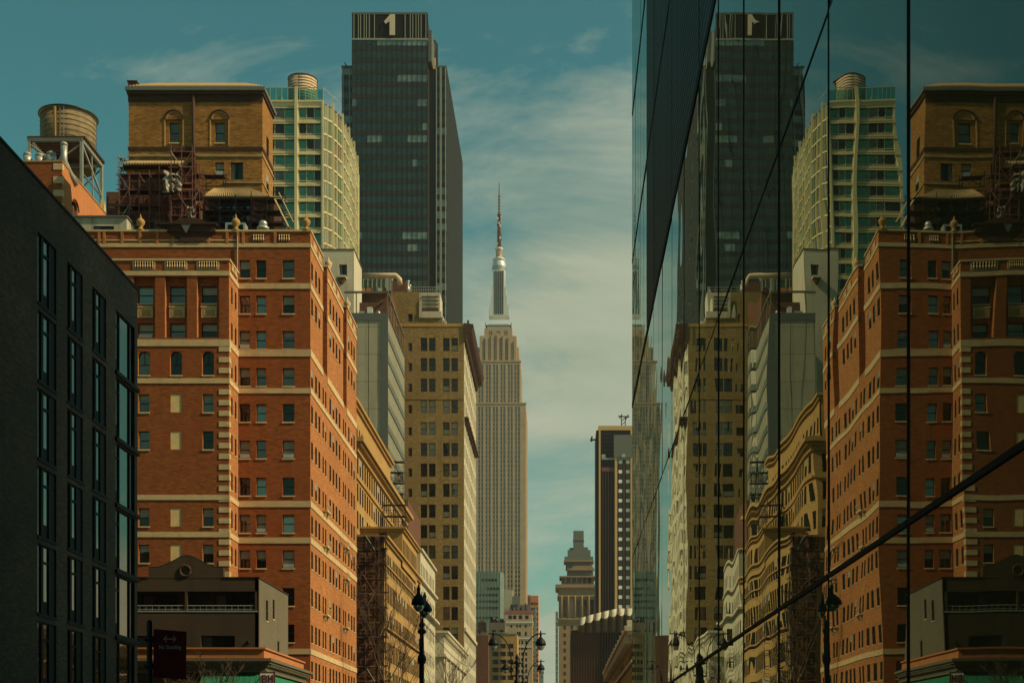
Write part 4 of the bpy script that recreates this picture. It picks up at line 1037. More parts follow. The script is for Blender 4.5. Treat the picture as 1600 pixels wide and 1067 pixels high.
# ================================================================== CONDOMINIUM (yellow green slabs, curved flank)
YC = 290.0; fh = 3.3; Hc = Z(160, YC)
B = Bld('condo_tower', 'pale yellow condominium tower with green glass bands and a curved ribbed flank', 'building', -58, 305)
xL, xM, xR = X(395, YC), X(463, YC), X(505, YC)
mb = MB(); n = 34; cells = []
for k in range(n):
    z = Hc - .9 - fh * (k + 1) + .45
    cells += [(xM + (xR - xM) / 2 + .1, z + .05, (xR - xM) - .8, fh - .42), ((xL + xM) / 2, z + .05, (xM - xL) - .8, fh - .42)]
r = B.win('F', YC, cells, 'condo', .25)
facade(mb, 'F', YC, xL, xR, 0, Hc, r, .25, 'condo_concrete')
mb.box(xL, xR - .8, YC + .35, YC + 8, 0, Hc - 1, 'condo_concrete')
B.part('wall', mb)
mb = MB()
for k in range(n):
    z = Hc - .9 - fh * k
    mb.box(xL, xM - .3, YC - .14, YC - .001, z - .40, z - .17, 'condo_concrete'); mb.box(xM + .32, xR + .1, YC - .18, YC - .001, z - .30, z - .02, 'condo_concrete')
B.part('floor_slab', mb)
mb = MB(); mb.box(xM - .3, xM + .3, YC - .5, YC - .001, 0, Hc + .4, 'condo_concrete'); mb.box(xR - .25, xR + .15, YC - .3, YC - .001, 0, Hc + .2, 'condo_concrete'); B.part('pier', mb)
# curved flank: facets with deep glazing, ribs and slanting slab edges
curve = [(-50.35, 290.0, 0), (-49.4, 291.2, 0), (-48.6, 292.4, .4), (-47.9, 294.6, 0), (-47.3, 297.2, .35), (-47.0, 300.2, 0), (-46.85, 303.5, .3), (-46.75, 307.0, 0), (-46.75, 310.5, .25), (-46.9, 314.0, 0), (-47.1, 318.0, .2), (-47.5, 322.0, 0), (-48.0, 326.5, 0)]
gm = MB(); sm_ = MB(); rm_ = MB()
for (xa, ya, _), (xb_, yb, _) in zip(curve, curve[1:]):
    for k in range(n + 1):
        z1 = Hc - fh * k; z0 = z1 - fh
        if z0 < 0: continue
        a = (xa - .25, ya); c = (xb_ - .25, yb)
        gm.face([(a[0], a[1], z0), (c[0], c[1], z0), (c[0], c[1], z1), (a[0], a[1], z1)], rng.choice(('glass_blue', 'glass_blue', 'glass_green', 'glass_sky')))
        sm_.face([(xa, ya, z0), (xb_, yb, z0), (xb_, yb, z0 + .32), (xa, ya, z0 + .32)], 'condo_concrete')
        sm_.face([(xa, ya, z0 + .32), (xb_, yb, z0 + .32), (xb_ - .3, yb, z0 + .32), (xa - .3, ya, z0 + .32)], 'condo_concrete')
        sm_.face([(xa, ya, z0), (xa - .3, ya, z0), (xb_ - .3, yb, z0), (xb_, yb, z0)], 'condo_concrete')
        xm, ym = (xa + xb_) / 2, (ya + yb) / 2
        sm_.box(xm - .2, xm + .02, ym - .06, ym + .06, z0 + .32, z1, 'frame_cream')
B.part('flank_glazing', gm)
B.part('flank_spandrel', sm_)
for (x, y, rr_) in curve:
    if rr_ is not None: rm_.box(x - .3, x + .08 + rr_ * .6, y - .11, y + .11, 0, Hc + (.9 if rr_ else .1), 'condo_concrete')
B.part('rib', rm_)
mb = MB()
pts = [(x, y) for x, y, _ in curve] + [(-60, 326.5), (xL, 300), (xL, YC)]
mb.face([(x, y, Hc - .1) for x, y in pts], 'roof_gravel'); mb.face([(-48, 326.5, 0), (xL, 326.5, 0), (xL, 326.5, Hc), (-48, 326.5, Hc)], 'condo_concrete')
mb.box(xL, xR + .1, YC - .25, YC + .3, Hc, Hc + .35, 'condo_concrete')
B.part('roof', mb)
mb = MB()
for xa, xb_, yy, h0 in ((xL, xM - .35, YC - .1, 3.0), (xM + .35, xR, YC - .1, 2.6)):
    mb.box(xa, xb_, yy, yy + .04, Hc + .35, Hc + h0, 'rail_glass')
B.part('roof_screen', mb)
mb = MB()
for k in range(13):
    xx = xL + (xR - xL) * k / 12; mb.box(xx - .05, xx + .05, YC - .12, YC + .0, Hc + .35, Hc + 3.05, 'frame_cream')
mb.box(xL, xR, YC - .12, YC, Hc + 2.95, Hc + 3.1, 'frame_cream'); mb.box(xM - .3, xM + .3, YC - .3, YC - .121, Hc + .4, Hc + 3.2, 'condo_concrete')
mb.tube([(xR, YC, Hc + 3.0), (xR + 2.3, YC + 5, Hc + 2.6)], .06, 'frame_cream', 4); mb.tube([(xR + 1.4, YC + 3, Hc), (xR + 1.4, YC + 3, Hc + 3)], .06, 'frame_cream', 4)
B.part('roof_rail', mb)
mb = MB(); mb.box(X(424, YC), X(452, YC), YC + 5, YC + 9, Hc, Hc + 2.2, 'cream_paint'); mb.lathe((X(434, YC), YC + 4, Hc), [(.5, 0), (.55, 2.4), (.25, 3.1), (.2, 4.0)], 10, 'condo_concrete'); B.part('roof_housing', mb)
B.finish(95)
yt = 296.0; xt = X(473, yt); rr_ = 22.3 / F * yt
t = thing('water_tank', 'pale pinkish wooden water tank on the roof of the green and yellow condominium', 'water tank', xt, yt, Hc)
zt = Z(122, yt - rr_ * .3)
mb = MB(); mb.lathe((xt, yt, Hc + .2), [(rr_, 0), (rr_ * .985, zt - Hc - .3)], 40, 'pink_wood'); mb.build('barrel', t)
mb = MB()
for k in range(11): z = Hc + .8 + k * (zt - Hc - 1.6) / 10; mb.tube([(xt + (rr_ + .02) * math.cos(2 * math.pi * q / 32), yt + (rr_ + .02) * math.sin(2 * math.pi * q / 32), z) for q in range(33)], .05, 'bronze_cladding', 4)
mb.build('hoop', t)
mb = MB(); mb.lathe((xt, yt, zt - .15), [(rr_ + .12, 0), (rr_ + .12, .15), (rr_ * .3, .9), (.5, 1.3), (.4, 1.4)], 32, 'brown_brick'); mb.build('roof', t)

# ================================================================== DARK OFFICE TOWER with the numeral
YP = 427.0
B = Bld('office_tower', 'tall dark glass office tower with a big numeral 1 on its crown', 'building', -52, 460)
fhp = 3.75
def bands(B, face, const, a0, a1, z0, z1, fh, mull, pal, seedk=0, sp=.42, merge=False):
    """curtain wall: per floor a spandrel, glass panes of varied tone and mullions"""
    rg = random.Random(seedk); n = int((z1 - z0) / fh); m_ = MB(); allb = MB()
    nc = max(1, round((a1 - a0) / mull))
    for k in range(n):
        g = allb if merge else MB(); s_ = allb if merge else MB()
        zb = z1 - (k + 1) * fh; lit = rg.random() < .38; run = rg.randrange(nc); ln = rg.randrange(3, nc) if nc > 4 else nc
        P = lambda a, z, d: FP(face, const, a, z, d)
        s_.face([P(a0, zb, 0), P(a1, zb, 0), P(a1, zb + fh * sp, 0), P(a0, zb + fh * sp, 0)], pal[0])
        c0 = 0
        while c0 < nc:
            c1 = min(nc, c0 + rg.choice((1, 2, 3, 5, 8)))
            mm = pal[2] if (lit and run <= c0 < run + ln) or rg.random() < .06 else pal[1]
            q = [P(a0 + (a1 - a0) * c0 / nc, zb + fh * sp, .06), P(a0 + (a1 - a0) * c1 / nc, zb + fh * sp, .06), P(a0 + (a1 - a0) * c1 / nc, zb + fh, .06), P(a0 + (a1 - a0) * c0 / nc, zb + fh, .06)]
            g.face(q, mm); c0 = c1
        if not merge: B.part('window_band', g); B.part('spandrel', s_)
    for c in range(nc + 1):
        a = a0 + (a1 - a0) * c / nc
        x, y, _ = FP(face, const, a, 0, 0)
        if face == 'F': m_.box(a - .05, a + .05, const - .09, const + .05, z1 - n * fh, z1, pal[3])
        else: m_.box(x - .05, x + .09, a - .05, a + .05, z1 - n * fh, z1, pal[3])
    if merge: B.part('glass_strip', allb, kind='stuff')
    return m_
xa, xb_ = X(550, YP), X(668, YP); ztop = Z(20, YP); zs = Z(60.5, YP)
pal = ('tower_spandrel', 'tower_glass', 'tower_glass_lit', 'frame_black')
plain('tower_spandrel', (0.026, 0.027, 0.021), 0.5, 0.0)
m_ = bands(B, 'F', YP, xa, xb_, 2, zs, fhp, 1.55, pal, 4)
B.part('mullion', m_)
core = MB()
xs1, xs2 = X(534, YP + 5), X(697.5, YP + 5); zsh = Z(106.5, YP + 5); yq = YP + 5; yend = -xs2 * F / (CX - 722)
core.box(xa + .05, xb_ - .05, YP + .2, yend - 20, 0, ztop - 1.2, 'tower_spandrel')
core.box(xs1 + .05, xs2 - .08, yq + .1, yend, 0, zsh - .3, 'tower_spandrel')
B.part('wall', core)
# shoulders
for a, c, sd_ in ((xs1, xa - .01, 7), (X(681, yq), xs2, 9)):
    m_ = bands(B, 'F', yq, a, c, 2, zsh, fhp, 3.0, pal, sd_)
    mm = MB()
    for f_ in ((.12, .62) if sd_ == 7 else (.06, .42, .52, .92)): mm.box(a + (c - a) * f_ - .14, a + (c - a) * f_ + .14, yq - .35, yq + .05, 0, zsh, 'steel')
    B.part('steel_fin', mm)
    mm = MB(); mm.box(a - .1, c + .1, yq - .3, yq + 2, zsh, zsh + .6, 'tower_side'); B.part('coping', mm)
# flank
mb = MB(); mb.box(xs2 - .07, xs2 + .02, yq + .3, yend, 0, zsh, 'tower_flank')
B.part('flank_wall', mb)
mb = MB()
for k in range(44):
    y = yq + 1 + k * (yend - yq - 1) / 43; mb.box(xs2 + .02, xs2 + .22, y - .12, y + .12, 0, zsh, 'tower_flank')
for k in range(int(zsh / fhp)):
    z = zsh - fhp * (k + 1); mb.box(xs2 + .021, xs2 + .06, yq + .5, yend - .3, z, z + 1.3, 'glass_dark')
B.part('flank_fin', mb)
# crown louvres and numeral
mb = MB(); mb.box(xa, xb_, YP + .05, YP + 1.4, zs, ztop - .6, 'frame_black'); mb.box(xa - .1, xb_ + .1, YP - .12, YP + 1.5, ztop - .6, ztop, 'tower_side'); mb.box(xa - .1, xb_ + .1, YP - .15, YP + 1.4, zs - .5, zs - .002, 'steel')
crown = B.part('crown', mb)
mb = MB()
for px in (553, 560, 563.5, 569, 572.5, 577, 585): mb.box(X(px, YP) - .10, X(px, YP) + .10, YP - .15, YP + .049, zs, ztop - .61, 'steel')
for px in (633, 641, 645, 650, 654, 658, 665.5): mb.box(X(px, YP) - .10, X(px, YP) + .10, YP - .15, YP + .049, zs, ztop - .61, 'steel')
B.part('louvre_fin', mb, crown)
mb = MB(); one = [(600.2, 35.5), (610.2, 24), (617.3, 24), (617.3, 56.3), (609.0, 56.3), (609.0, 34.5), (603.2, 38.8)]
mb.prism([(X(a, YP), Z(c, YP)) for a, c in one], YP - .5, YP - .2, 'sign_one', 'y'); B.part('numeral', mb, crown)
mb = MB(); mb.box(xb_ + .1, X(674, YP), YP + 1, YP + 14, zsh, Z(45, YP), 'tower_side'); mb.lathe((X(675, YP + 12), YP + 12, zsh), [(1.9, 0), (1.9, 11), (1.2, 12)], 12, 'frame_black'); mb.box(X(677, YP + 8), X(681, YP + 8), YP + 7, YP + 8, zsh, Z(93, YP + 8), 'gold_panel')
B.part('plant_housing', mb)
mb = MB(); mb.tube([(X(540, yq), yq + 1, zsh + .5), (X(538, yq), yq + 1, zsh + 2.2)], .12, 'dark_metal', 4); mb.tube([(X(537, yq), yq + 1, zsh + 2.0), (X(542, yq), yq + 1, zsh + 1.2)], .1, 'dark_metal', 4); B.part('davit', mb)
# ================================================================== CREAM BLOCK behind, and GREY GLASS BUILDING
YE = 280.0
B = Bld('cream_block', 'plain cream block with a small niche, left of the dark tower foot', 'building', -45, 285)
xa, xb_ = X(497, YE), X(553, YE); ye_ = -xb_ * F / (CX - 565.3); zt = Z(391, YE)
mb = MB(); r = B.win('F', YE, [(X(536, YE), Z(433, YE), 1.6, 2.6)], 'slider', .5)
shell(mb, xa, xb_, YE, ye_, 0, zt, 'cream_paint', Fr=r, depth=.5, parapet=.3); B.part('wall', mb)
mb = MB(); ring(mb, xa, xb_, YE, ye_, zt, zt + .25, .12, 'brown_brick'); B.part('coping', mb)
mb = MB(); mb.box(X(527, YE), X(542, YE), YE - 1.6, YE - .003, Z(437, YE), Z(434, YE), 'cream_stone'); mb.prism([(X(529, YE), Z(437.2, YE)), (X(541, YE), Z(437.2, YE)), (X(536, YE), Z(444, YE)), (X(531, YE), Z(444, YE))][::-1], YE - 1.3, YE - .003, 'brown_brick', 'y')
B.part('balcony', mb); B.finish()
YF = 262.0
B = Bld('glass_office', 'narrow office building with beige front panels and a blue grey glass flank', 'building', -36, 275)
xa, xb_ = X(538, YF), X(606, YF); ye_ = -xb_ * F / (CX - 631.5); zt = Z(491, YF); zr = Z(455, YF)
mb = MB(); mb.box(xa, xb_ - .02, YF + .02, ye_, 0, zt, 'grey_panel'); B.part('wall', mb)
mb = MB(); mb.box(X(595.5, YF), xb_ + .05, YF - .15, YF + .0, 0, zt + .2, 'tower_side'); mb.box(xa, X(595.5, YF) - .002, YF - .15, YF + .0, Z(501, YF), zt + .2, 'tower_side'); B.part('border', mb)
mb = MB()
for px in (540, 557, 576): mb.box(X(px, YF) - .04, X(px, YF) + .04, YF - .0, YF + .03, 0, Z(501, YF), 'bronze_cladding')
B.part('panel_joint', mb)
m_ = bands(B, 'R', xb_, YF + .3, ye_, 2, zt, 4.4, 1.7, ('glass_blue', 'glass_blue', 'glass_mid', 'steel'), 12, sp=.3)
mb = MB()
for k in range(19): z = zt - 4.4 * k; mb.box(xb_ - .02, xb_ + .08, YF + .2, ye_, z - .3, z - .05, 'frame_black')
B.part('mullion', m_); B.part('floor_line', mb)
mb = MB()
mb.box(xa, xb_ + .1, YF - .1, YF + .25, zr - .35, zr, 'grey_stucco'); mb.box(xb_ - .25, xb_ + .1, YF + .251, ye_, zr - .35, zr, 'grey_stucco')
for y in (YF + .05, YF + 4, YF + 8.5, YF + 13, YF + 18, YF + 23, ye_ - .2): mb.box(xb_ - .2, xb_ + .05, y - .12, y + .12, zt, zr - .351, 'grey_stucco')
mb.box(xb_ - .3, xb_ + .12, YF - .15, YF + .15, zr + .01, Z(435, YF), 'steel'); mb.box(X(556, YF), X(557.5, YF), YF - .1, YF + .15, zt, zr - .351, 'grey_stucco')
B.part('roof_frame', mb)
mb = MB(); mb.box(X(558, YF), xb_ - .4, YF + 3, YF + 9, zt, zt + 3.2, 'brown_brick')
mb.box(X(573, YF), X(581, YF), YF + .6, YF + 1.6, zt, Z(478, YF), 'white_trim'); mb.box(X(560, YF), X(568, YF), YF + .5, YF + 1.3, zt, Z(485, YF), 'galvanised'); mb.lathe((X(590, YF), YF + 1, zt), [(.4, 0), (.4, .7), (.2, .9)], 10, 'galvanised')
B.part('roof_plant', mb)

# ================================================================== OLIVE LOFT TOWER (beige windows front, pale flank with cornice)
YH = 339.0; xR = X(725, YH); xL = X(608, YH); yH2 = -xR * F / (CX - 743.5)
B = Bld('loft_tower', 'tall olive brick loft tower with paired windows and a pale side under a dark cornice', 'building', -33, 360)
zh = lambda y: Z(y, YH)
zt = zh(507)
rows = [550, 581] + [612.5 + 32.2 * k for k in range(18)]
rows = [548.5, 580, 612, 645.5, 680, 712.5, 744.5, 776, 808.5, 840.5, 872.5] + [904.5 + 32 * k for k in range(9)]
cells = []
for y in rows:
    for c in (662.3, 675.3, 697.3, 710.3): cells.append((X(c, YH), zh(y), 1.62, 3.25, 'loft'))
    cells.append((X(641, YH), zh(y), .95, 2.0, 'slider' if y > 730 else 'slider'))
    cells.append((X(622, YH), zh(y), .95, 2.0, 'slider'))
r = B.win('F', YH, cells, 'loft', .35)
side = [(YH + 3.2 + 5.1 * k, zh(y), 2.3, 3.4, 'flank') for y in rows for k in range(9)]
rs = B.win('R', xR, side, 'loft', .35)
mb = MB()
facade(mb, 'F', YH, xL, xR, 0, zt, r, .35, 'olive_brick'); facade(mb, 'R', xR, YH, yH2, 0, zt, rs, .35, 'cream_stone')
facade(mb, 'L', xL, YH, yH2, 0, zt, [], .2, 'olive_brick'); deck(mb, xL, xR, YH, yH2, zt - .01); mb.face([(xL, yH2, 0), (xR, yH2, 0), (xR, yH2, zt), (xL, yH2, zt)], 'olive_brick')
B.part('wall', mb)
mb = MB()
prof = [(0, -4.2), (.5, -4.0), (.9, -2.6), (1.9, -1.6), (2.3, -.6), (2.3, 0), (0, .3)]
mb.prism([(xR + a, zt + c) for a, c in prof], YH - .3, yH2, 'bronze_cladding', 'y')
for k in range(22): y = YH + .6 + k * 2.05; mb.box(xR + .9, xR + 1.9, y, y + .5, zt - 3.4, zt - 1.7, 'bronze_cladding')
B.part('cornice', mb)
mb = MB()
zb = zh(650); mb.box(xR + .002, xR + 1.0, YH + .5, yH2 - 2, zb - .5, zb, 'bronze_cladding')
for k in range(20): y = YH + 1 + k * 2.1; mb.box(xR + .002, xR + .7, y, y + .5, zb - 1.4, zb - .502, 'bronze_cladding')
mb.box(xR + .002, xR + .5, YH + .02, yH2 - 1, zh(985), zh(980), 'cream_stone')
for k in range(10): y = YH + .6 + 5.1 * k; mb.box(xR + .002, xR + .03, y - .4, y + .4, 0, zt - 4.3, 'cream_stone')
B.part('side_ledge', mb)
mb = MB(); mb.box(xL, xR + .1, YH - .12, YH - .001, zt - .5, zt + .2, 'ochre_stone'); mb.box(xL, xR, YH - .1, YH - .001, zh(624), zh(622.5), 'olive_brick')
mb.box(X(730, YH), X(732, YH) + .1, YH - .2, YH + 1, zt, zt + 1.0, 'dark_metal')
B.part('coping', mb)
# roof block, tank house
yk = YH + 3; zk = lambda y: Z(y, yk)
mb = MB(); rk = B.win('F', yk, [(X(641, yk), zk(503), 1.2, 2.0, 'slider')], 'slider', .3)
facade(mb, 'F', yk, X(600, yk), X(655, yk), 90, zk(456), rk, .3, 'olive_brick')
mb.box(X(600, yk), X(655, yk), yk + .35, yk + 20, 90, zk(456.3), 'olive_brick')
mb.box(X(655.01, yk), X(690.5, yk), yk + .02, yk + 20, 90, zk(495), 'olive_brick')
B.part('penthouse', mb)
mb = MB()
x0_, x1_ = X(655.1, yk), X(687, yk)
mb.box(x0_, x1_, yk + .5, yk + 8, zk(495), zk(456), 'cream_paint')
mb.box(x0_, X(690, yk), yk - .3, yk + .5 - .001, zk(497), zk(487), 'cream_paint'); mb.box(x0_, X(658, yk), yk - .2, yk + .4, zk(487), zk(470), 'cream_paint')
for y in (462, 468, 474, 480): mb.box(X(659, yk), X(685, yk), yk + .3, yk + .499, zk(y + 1), zk(y), 'bronze_cladding')
mb.box(X(659, yk), X(685, yk), yk + .2, yk + .499, zk(487), zk(482.5), 'dark_brown')
mb.box(X(690.6, yk), X(693, yk), yk, yk + 10, zk(505), zk(494), 'cream_paint'); mb.box(X(692, yk), X(697, yk), yk, yk + 8, zk(507), zk(501), 'cream_paint')
B.part('tank_house', mb)
mb = MB()
for k in range(14): xx = X(640, yk) + k * (X(686, yk) - X(640, yk)) / 13; mb.tube([(xx, yk + 1, zk(456)), (xx, yk + 1, zk(446))], .06, 'steel', 4)
for y in (446.5, 451): mb.tube([(X(636, yk), yk + 1, zk(y)), (X(686, yk), yk + 1, zk(y))], .06, 'steel', 4)
B.part('roof_rail', mb)
mb = MB(); mb.box(X(611, yk), X(633, yk), yk + 1, yk + 5, zk(456.2), zk(438), 'brown_brick'); mb.lathe((X(636, yk), yk + 2, zk(456.2)), [(.5, 0), (.6, 1.6), (.35, 2.1), (.35, 3.2), (.5, 3.4)], 8, 'galvanised'); mb.lathe((X(639, yk), yk + 2, zk(456.2)), [(.4, 0), (.3, 2.1), (.4, 2.4)], 8, 'galvanised')
B.part('roof_housing', mb)
B.finish(95)
# rooftop ducts on the glass office's neighbour
mb = MB(); yd = 330.0
pz = Z(431, yd)
mb.tube([(X(560, yd), yd, pz), (X(619, yd), yd, pz), (X(624, yd), yd, pz - .8), (X(625, yd), yd, pz - 2.2)], .65, 'pink_wood', 10)
for px in range(563, 620, 5): mb.lathe((X(px, yd), yd, pz - .75), [(.05, 0), (.05, .01)], 4, 'steel')
tag(mb.build('roof_duct', off=(X(590, yd), yd, pz)), 'long pale horizontal duct bent down at its right end beside the dark tower', 'duct')
for k, (px, lab) in enumerate(((564, 'half hidden round exhaust fan at the left end of the pale duct'), (603, 'wide round exhaust fan behind the long pale duct'))):
    t = thing('exhaust_fan', lab, 'fan', X(px, 334), 334, pz, group='round fans behind the pale duct')
    mb = MB(); mb.lathe((X(px, 334), 334, pz - 2), [(1.2, 0), (1.2, 2.1), (1.75, 2.3), (1.75, 2.7)], 18, 'galvanised'); mb.build('body', t)
    mb = MB(); mb.lathe((X(px, 334), 334, pz - 2), [(1.5, 2.71), (.9, 3.3), (.5, 3.5), (.4, 3.9)], 18, 'steel'); mb.build('cap', t)
B = Bld('mechanical_block', 'low dark glazed rooftop plant building under the pale duct', 'building', X(590, 335), 340)
mb = MB(); mb.box(X(548, 332), X(611, 332), 332, 345, 0, Z(456, 332), 'brown_brick'); B.part('wall', mb)
mb = MB(); mb.box(X(552, 331), X(612, 331), 331.5, 331.9, Z(456, 332), Z(437, 332), 'teal_cladding')
for k in range(9): xx = X(553 + k * 7, 331); mb.box(xx - .1, xx + .1, 331.3, 331.49, Z(456, 332), Z(436, 332), 'galvanised')
for px, m_ in ((563, 'gold_panel'), (572, 'warm_brick'), (590, 'galvanised'), (600, 'brown_brick')): mb.box(X(px, 330), X(px + 7, 330), 330.2, 331, Z(457, 330), Z(449, 330), m_)
B.part('screen', mb)

# ================================================================== OCHRE COMMERCIAL BLOCKS
def block(name, label, px, py, Y, pxe, xl, m, floors, bay, ww, wh, style='sash_plain', front=True, mside=None, cornice=None, cat='building', parapet=.6, group=None, first=2.0, side='R', win_off=.6, limit=60, toff=1.0, frontcols=None):
    """building whose near corner stands at pixel column px, roofline py, distance Y; its flank ends at pixel pxe"""
    x = X(px, Y); ye = x * F / (pxe - CX) if side == 'R' else x * F / (pxe - CX); zt = Z(py, Y)
    xa, xb_ = (xl, x) if side == 'R' else (x, xl)
    B = Bld(name, label, cat, (xa + xb_) / 2, (Y + ye) / 2, group)
    n = max(1, int((ye - Y - win_off) / bay)); nf = floors
    fl = (zt - toff - first) / nf
    cs = [(Y + win_off + bay * (k + .5), first + fl * j + (fl - wh) * .5, ww, wh) for j in range(nf) for k in range(n)]
    rs = B.win(side, x, cs, 'flank', .012); rf = []
    if front:
        nfx = max(1, int((xb_ - xa) / bay)); bx = (xb_ - xa) / nfx
        rf = B.win('F', Y, [(xa + bx * (k + .5), first + fl * j + (fl - wh) * .5, ww, wh) for j in range(nf) for k in range(nfx)], style, .25)
    mb = MB()
    facade(mb, 'F', Y, xa, xb_, 0, zt, rf, .25, m)
    if side == 'R': facade(mb, 'R', x, Y, ye, 0, zt, rs, .1, mside or m); facade(mb, 'L', xa, Y, ye, 0, zt, [], .2, m)
    else: facade(mb, 'L', x, Y, ye, 0, zt, rs, .1, mside or m); facade(mb, 'R', xb_, Y, ye, 0, zt, [], .2, m)
    mb.face([(xb_, ye, 0), (xa, ye, 0), (xa, ye, zt), (xb_, ye, zt)], m); deck(mb, xa, xb_, Y, ye, zt - .02)
    B.part('wall', mb)
    if cornice:
        mb = MB()
        for (d0, d1, o_) in cornice[1]: ring(mb, xa, xb_, Y, ye, zt - d1, zt - d0 - .002, o_, cornice[0])
        B.part('cornice', mb)
    B.x, B.ye, B.zt, B.xa, B.xb, B.fl = x, ye, zt, xa, xb_, fl
    B.limit = limit
    return B
C1 = ('ochre_stone', ((0, .35, .75), (.35, .6, .55), (.6, 1.1, .2), (4.6, 4.9, .25)))
# set-back ochre building with deep cornice
B = block('ochre_block', 'ochre stone building with a deep double cornice between the red hotel and the glass office', 556, 690, 201, 634.5, -45, 'ochre_stone', 11, 2.55, 1.5, 2.7, 'sash_plain', cornice=('ochre_stone', ((-.5, .2, 1.3), (.2, .6, .9), (.6, 1.4, .35), (5.0, 5.3, .25))), limit=80)
mb = MB(); y0p, y1p = 201, 248; zt = B.zt
wc = [(202.5 + 2.55 * k, zt + 1.4, 1.15, 2.4) for k in range(18)]
rr2 = B.win('R', B.x - .8, wc, 'flank', .012)
facade(mb, 'R', B.x - .8, y0p, y1p, zt, zt + 6.6, rr2, .1, 'ochre_stone'); mb.box(-44, B.x - 1.1, y0p, y1p, zt, zt + 6.5, 'ochre_stone'); B.part('attic_storey', mb)
mb = MB(); ring(mb, -44, B.x - .8, y0p, y1p, zt + 6.6, zt + 7.0, .7, 'ochre_stone'); ring(mb, -44, B.x - .8, y0p, y1p, zt + 6.1, zt + 6.598, .35, 'ochre_stone'); B.part('attic_cornice', mb)
mb = MB(); mb.box(-40, B.x - 3, 210, 216, zt + 6.5, zt + 9.4, 'warm_brick'); B.part('chimney', mb)
B.finish(80)
# lower ochre block with netted front
B = block('ochre_block', 'lower golden stone commercial block with its front end wrapped in dark scaffold netting', 600, 836, 186, 656, -40, 'ochre_stone', 7, 1.78, 1.25, 2.75, 'sash_plain', front=False, cornice=('ochre_stone', ((0, .3, .6), (.3, .7, .3), (3.6, 3.8, .15))), limit=80, toff=1.4)
mb = MB(); ya, yb = 205.5, 226.5; zt = B.zt
rr2 = B.win('R', B.x + .25, [(206.8 + 1.78 * k, zt - .2, 1.1, 2.9) for k in range(11)], 'flank', .012)
facade(mb, 'F', ya, -38, B.x + .25, zt, Z(826, ya), [], .2, 'ochre_stone'); facade(mb, 'R', B.x + .25, ya, yb, zt - 1.5, Z(826, ya), rr2, .1, 'ochre_stone'); mb.box(-38, B.x - .2, ya + .1, yb, zt, Z(826, ya) - .1, 'ochre_stone'); B.part('attic_storey', mb)
mb = MB(); ring(mb, -38, B.x + .25, ya, yb, Z(826, ya), Z(823.5, ya), .55, 'ochre_stone'); ring(mb, -38, B.x + .25, ya, yb, Z(830, ya), Z(826, ya) - .002, .3, 'ochre_stone'); B.part('attic_cornice', mb)
mb = MB()
for k in range(8): mb.box(B.x + .003, B.x + .4, 187 + k * .01, B.ye - .2, 3.2 + B.fl * k - .25, 3.2 + B.fl * k - .05, 'ochre_stone') if k in (2, 4) else None
B.part('string_course', mb)
B.finish(80)
yy = 184.5
scaffold('scaffold', 'tall scaffold with dark red netting fronting the golden stone block', X(557, yy), X(600, yy), yy, 0, Z(836, yy), 1.24, 2.0, m='rust', net=1.0, seed=21, brace=.35)
scaffold('scaffold', 'narrow dark scaffold on the street corner of the golden stone block', X(594, yy - 1.2), X(603, yy - 1.2), yy - 1.4, 0, Z(833, yy - 1.2), .75, 2.0, m='dark_metal', seed=23, brace=.3, net=.5)
# dark brown slab and scaffold below the glass office
B = block('brown_block', 'narrow dark brown brick building beyond the golden stone block', 637.5, 781, 285, 657, -34.5, 'brown_brick', 2, 6, .8, 1.5, 'slider', front=False, limit=20)
B.finish(20)
scaffold('scaffold', 'dark scaffold at the foot of the blue grey glass flank above the ochre cornice', X(606, 262), X(633, 262), 258.8, 45, Z(726, 262), 1.5, 2.1, m='dark_metal', seed=31, brace=.7, net=.25, depth=1.6)
scaffold('scaffold', 'small scaffold on the roof edge between the two ochre blocks', X(600, 230), X(634, 230), 229, 36, Z(790, 230), 1.5, 1.9, m='dark_metal', seed=33, brace=.7, net=.3)
# cream buildings
B = block('cream_building', 'narrow cream stone building with ornamented bands beyond the golden block', 657, 856, 234, 680, -34, 'cream_stone', 7, 2.7, 1.1, 2.2, 'sash_plain', front=False, cornice=('cream_stone', ((0, .4, .35), (5.2, 5.6, .5), (10.0, 10.4, .8))), limit=40)
B.finish(40)
B = block('bank_building', 'low cream stone building with a dentilled cornice in front of the loft tower', 694, 986, 282, 727.5, -29.5, 'cream_stone', 1, 40, .8, 3, 'sash_plain', front=False, cornice=('cream_stone', ((-.1, .35, .9), (.35, .8, .5), (4.6, 5.0, .35), (5.0, 5.2, .5))), limit=10)
mb = MB()
for k in range(27): y = 282.6 + k * 2.05; mb.box(B.x + .4, B.x + .88, y, y + 1.0, B.zt - 1.35, B.zt - .81, 'cream_stone')
for k in range(6): mb.box(B.x + .003, B.x + .3, 284 + k * 9.5, 285 + k * 9.5, 0, B.zt - 5.3, 'cream_stone')
B.part('dentil', mb); B.finish(10)

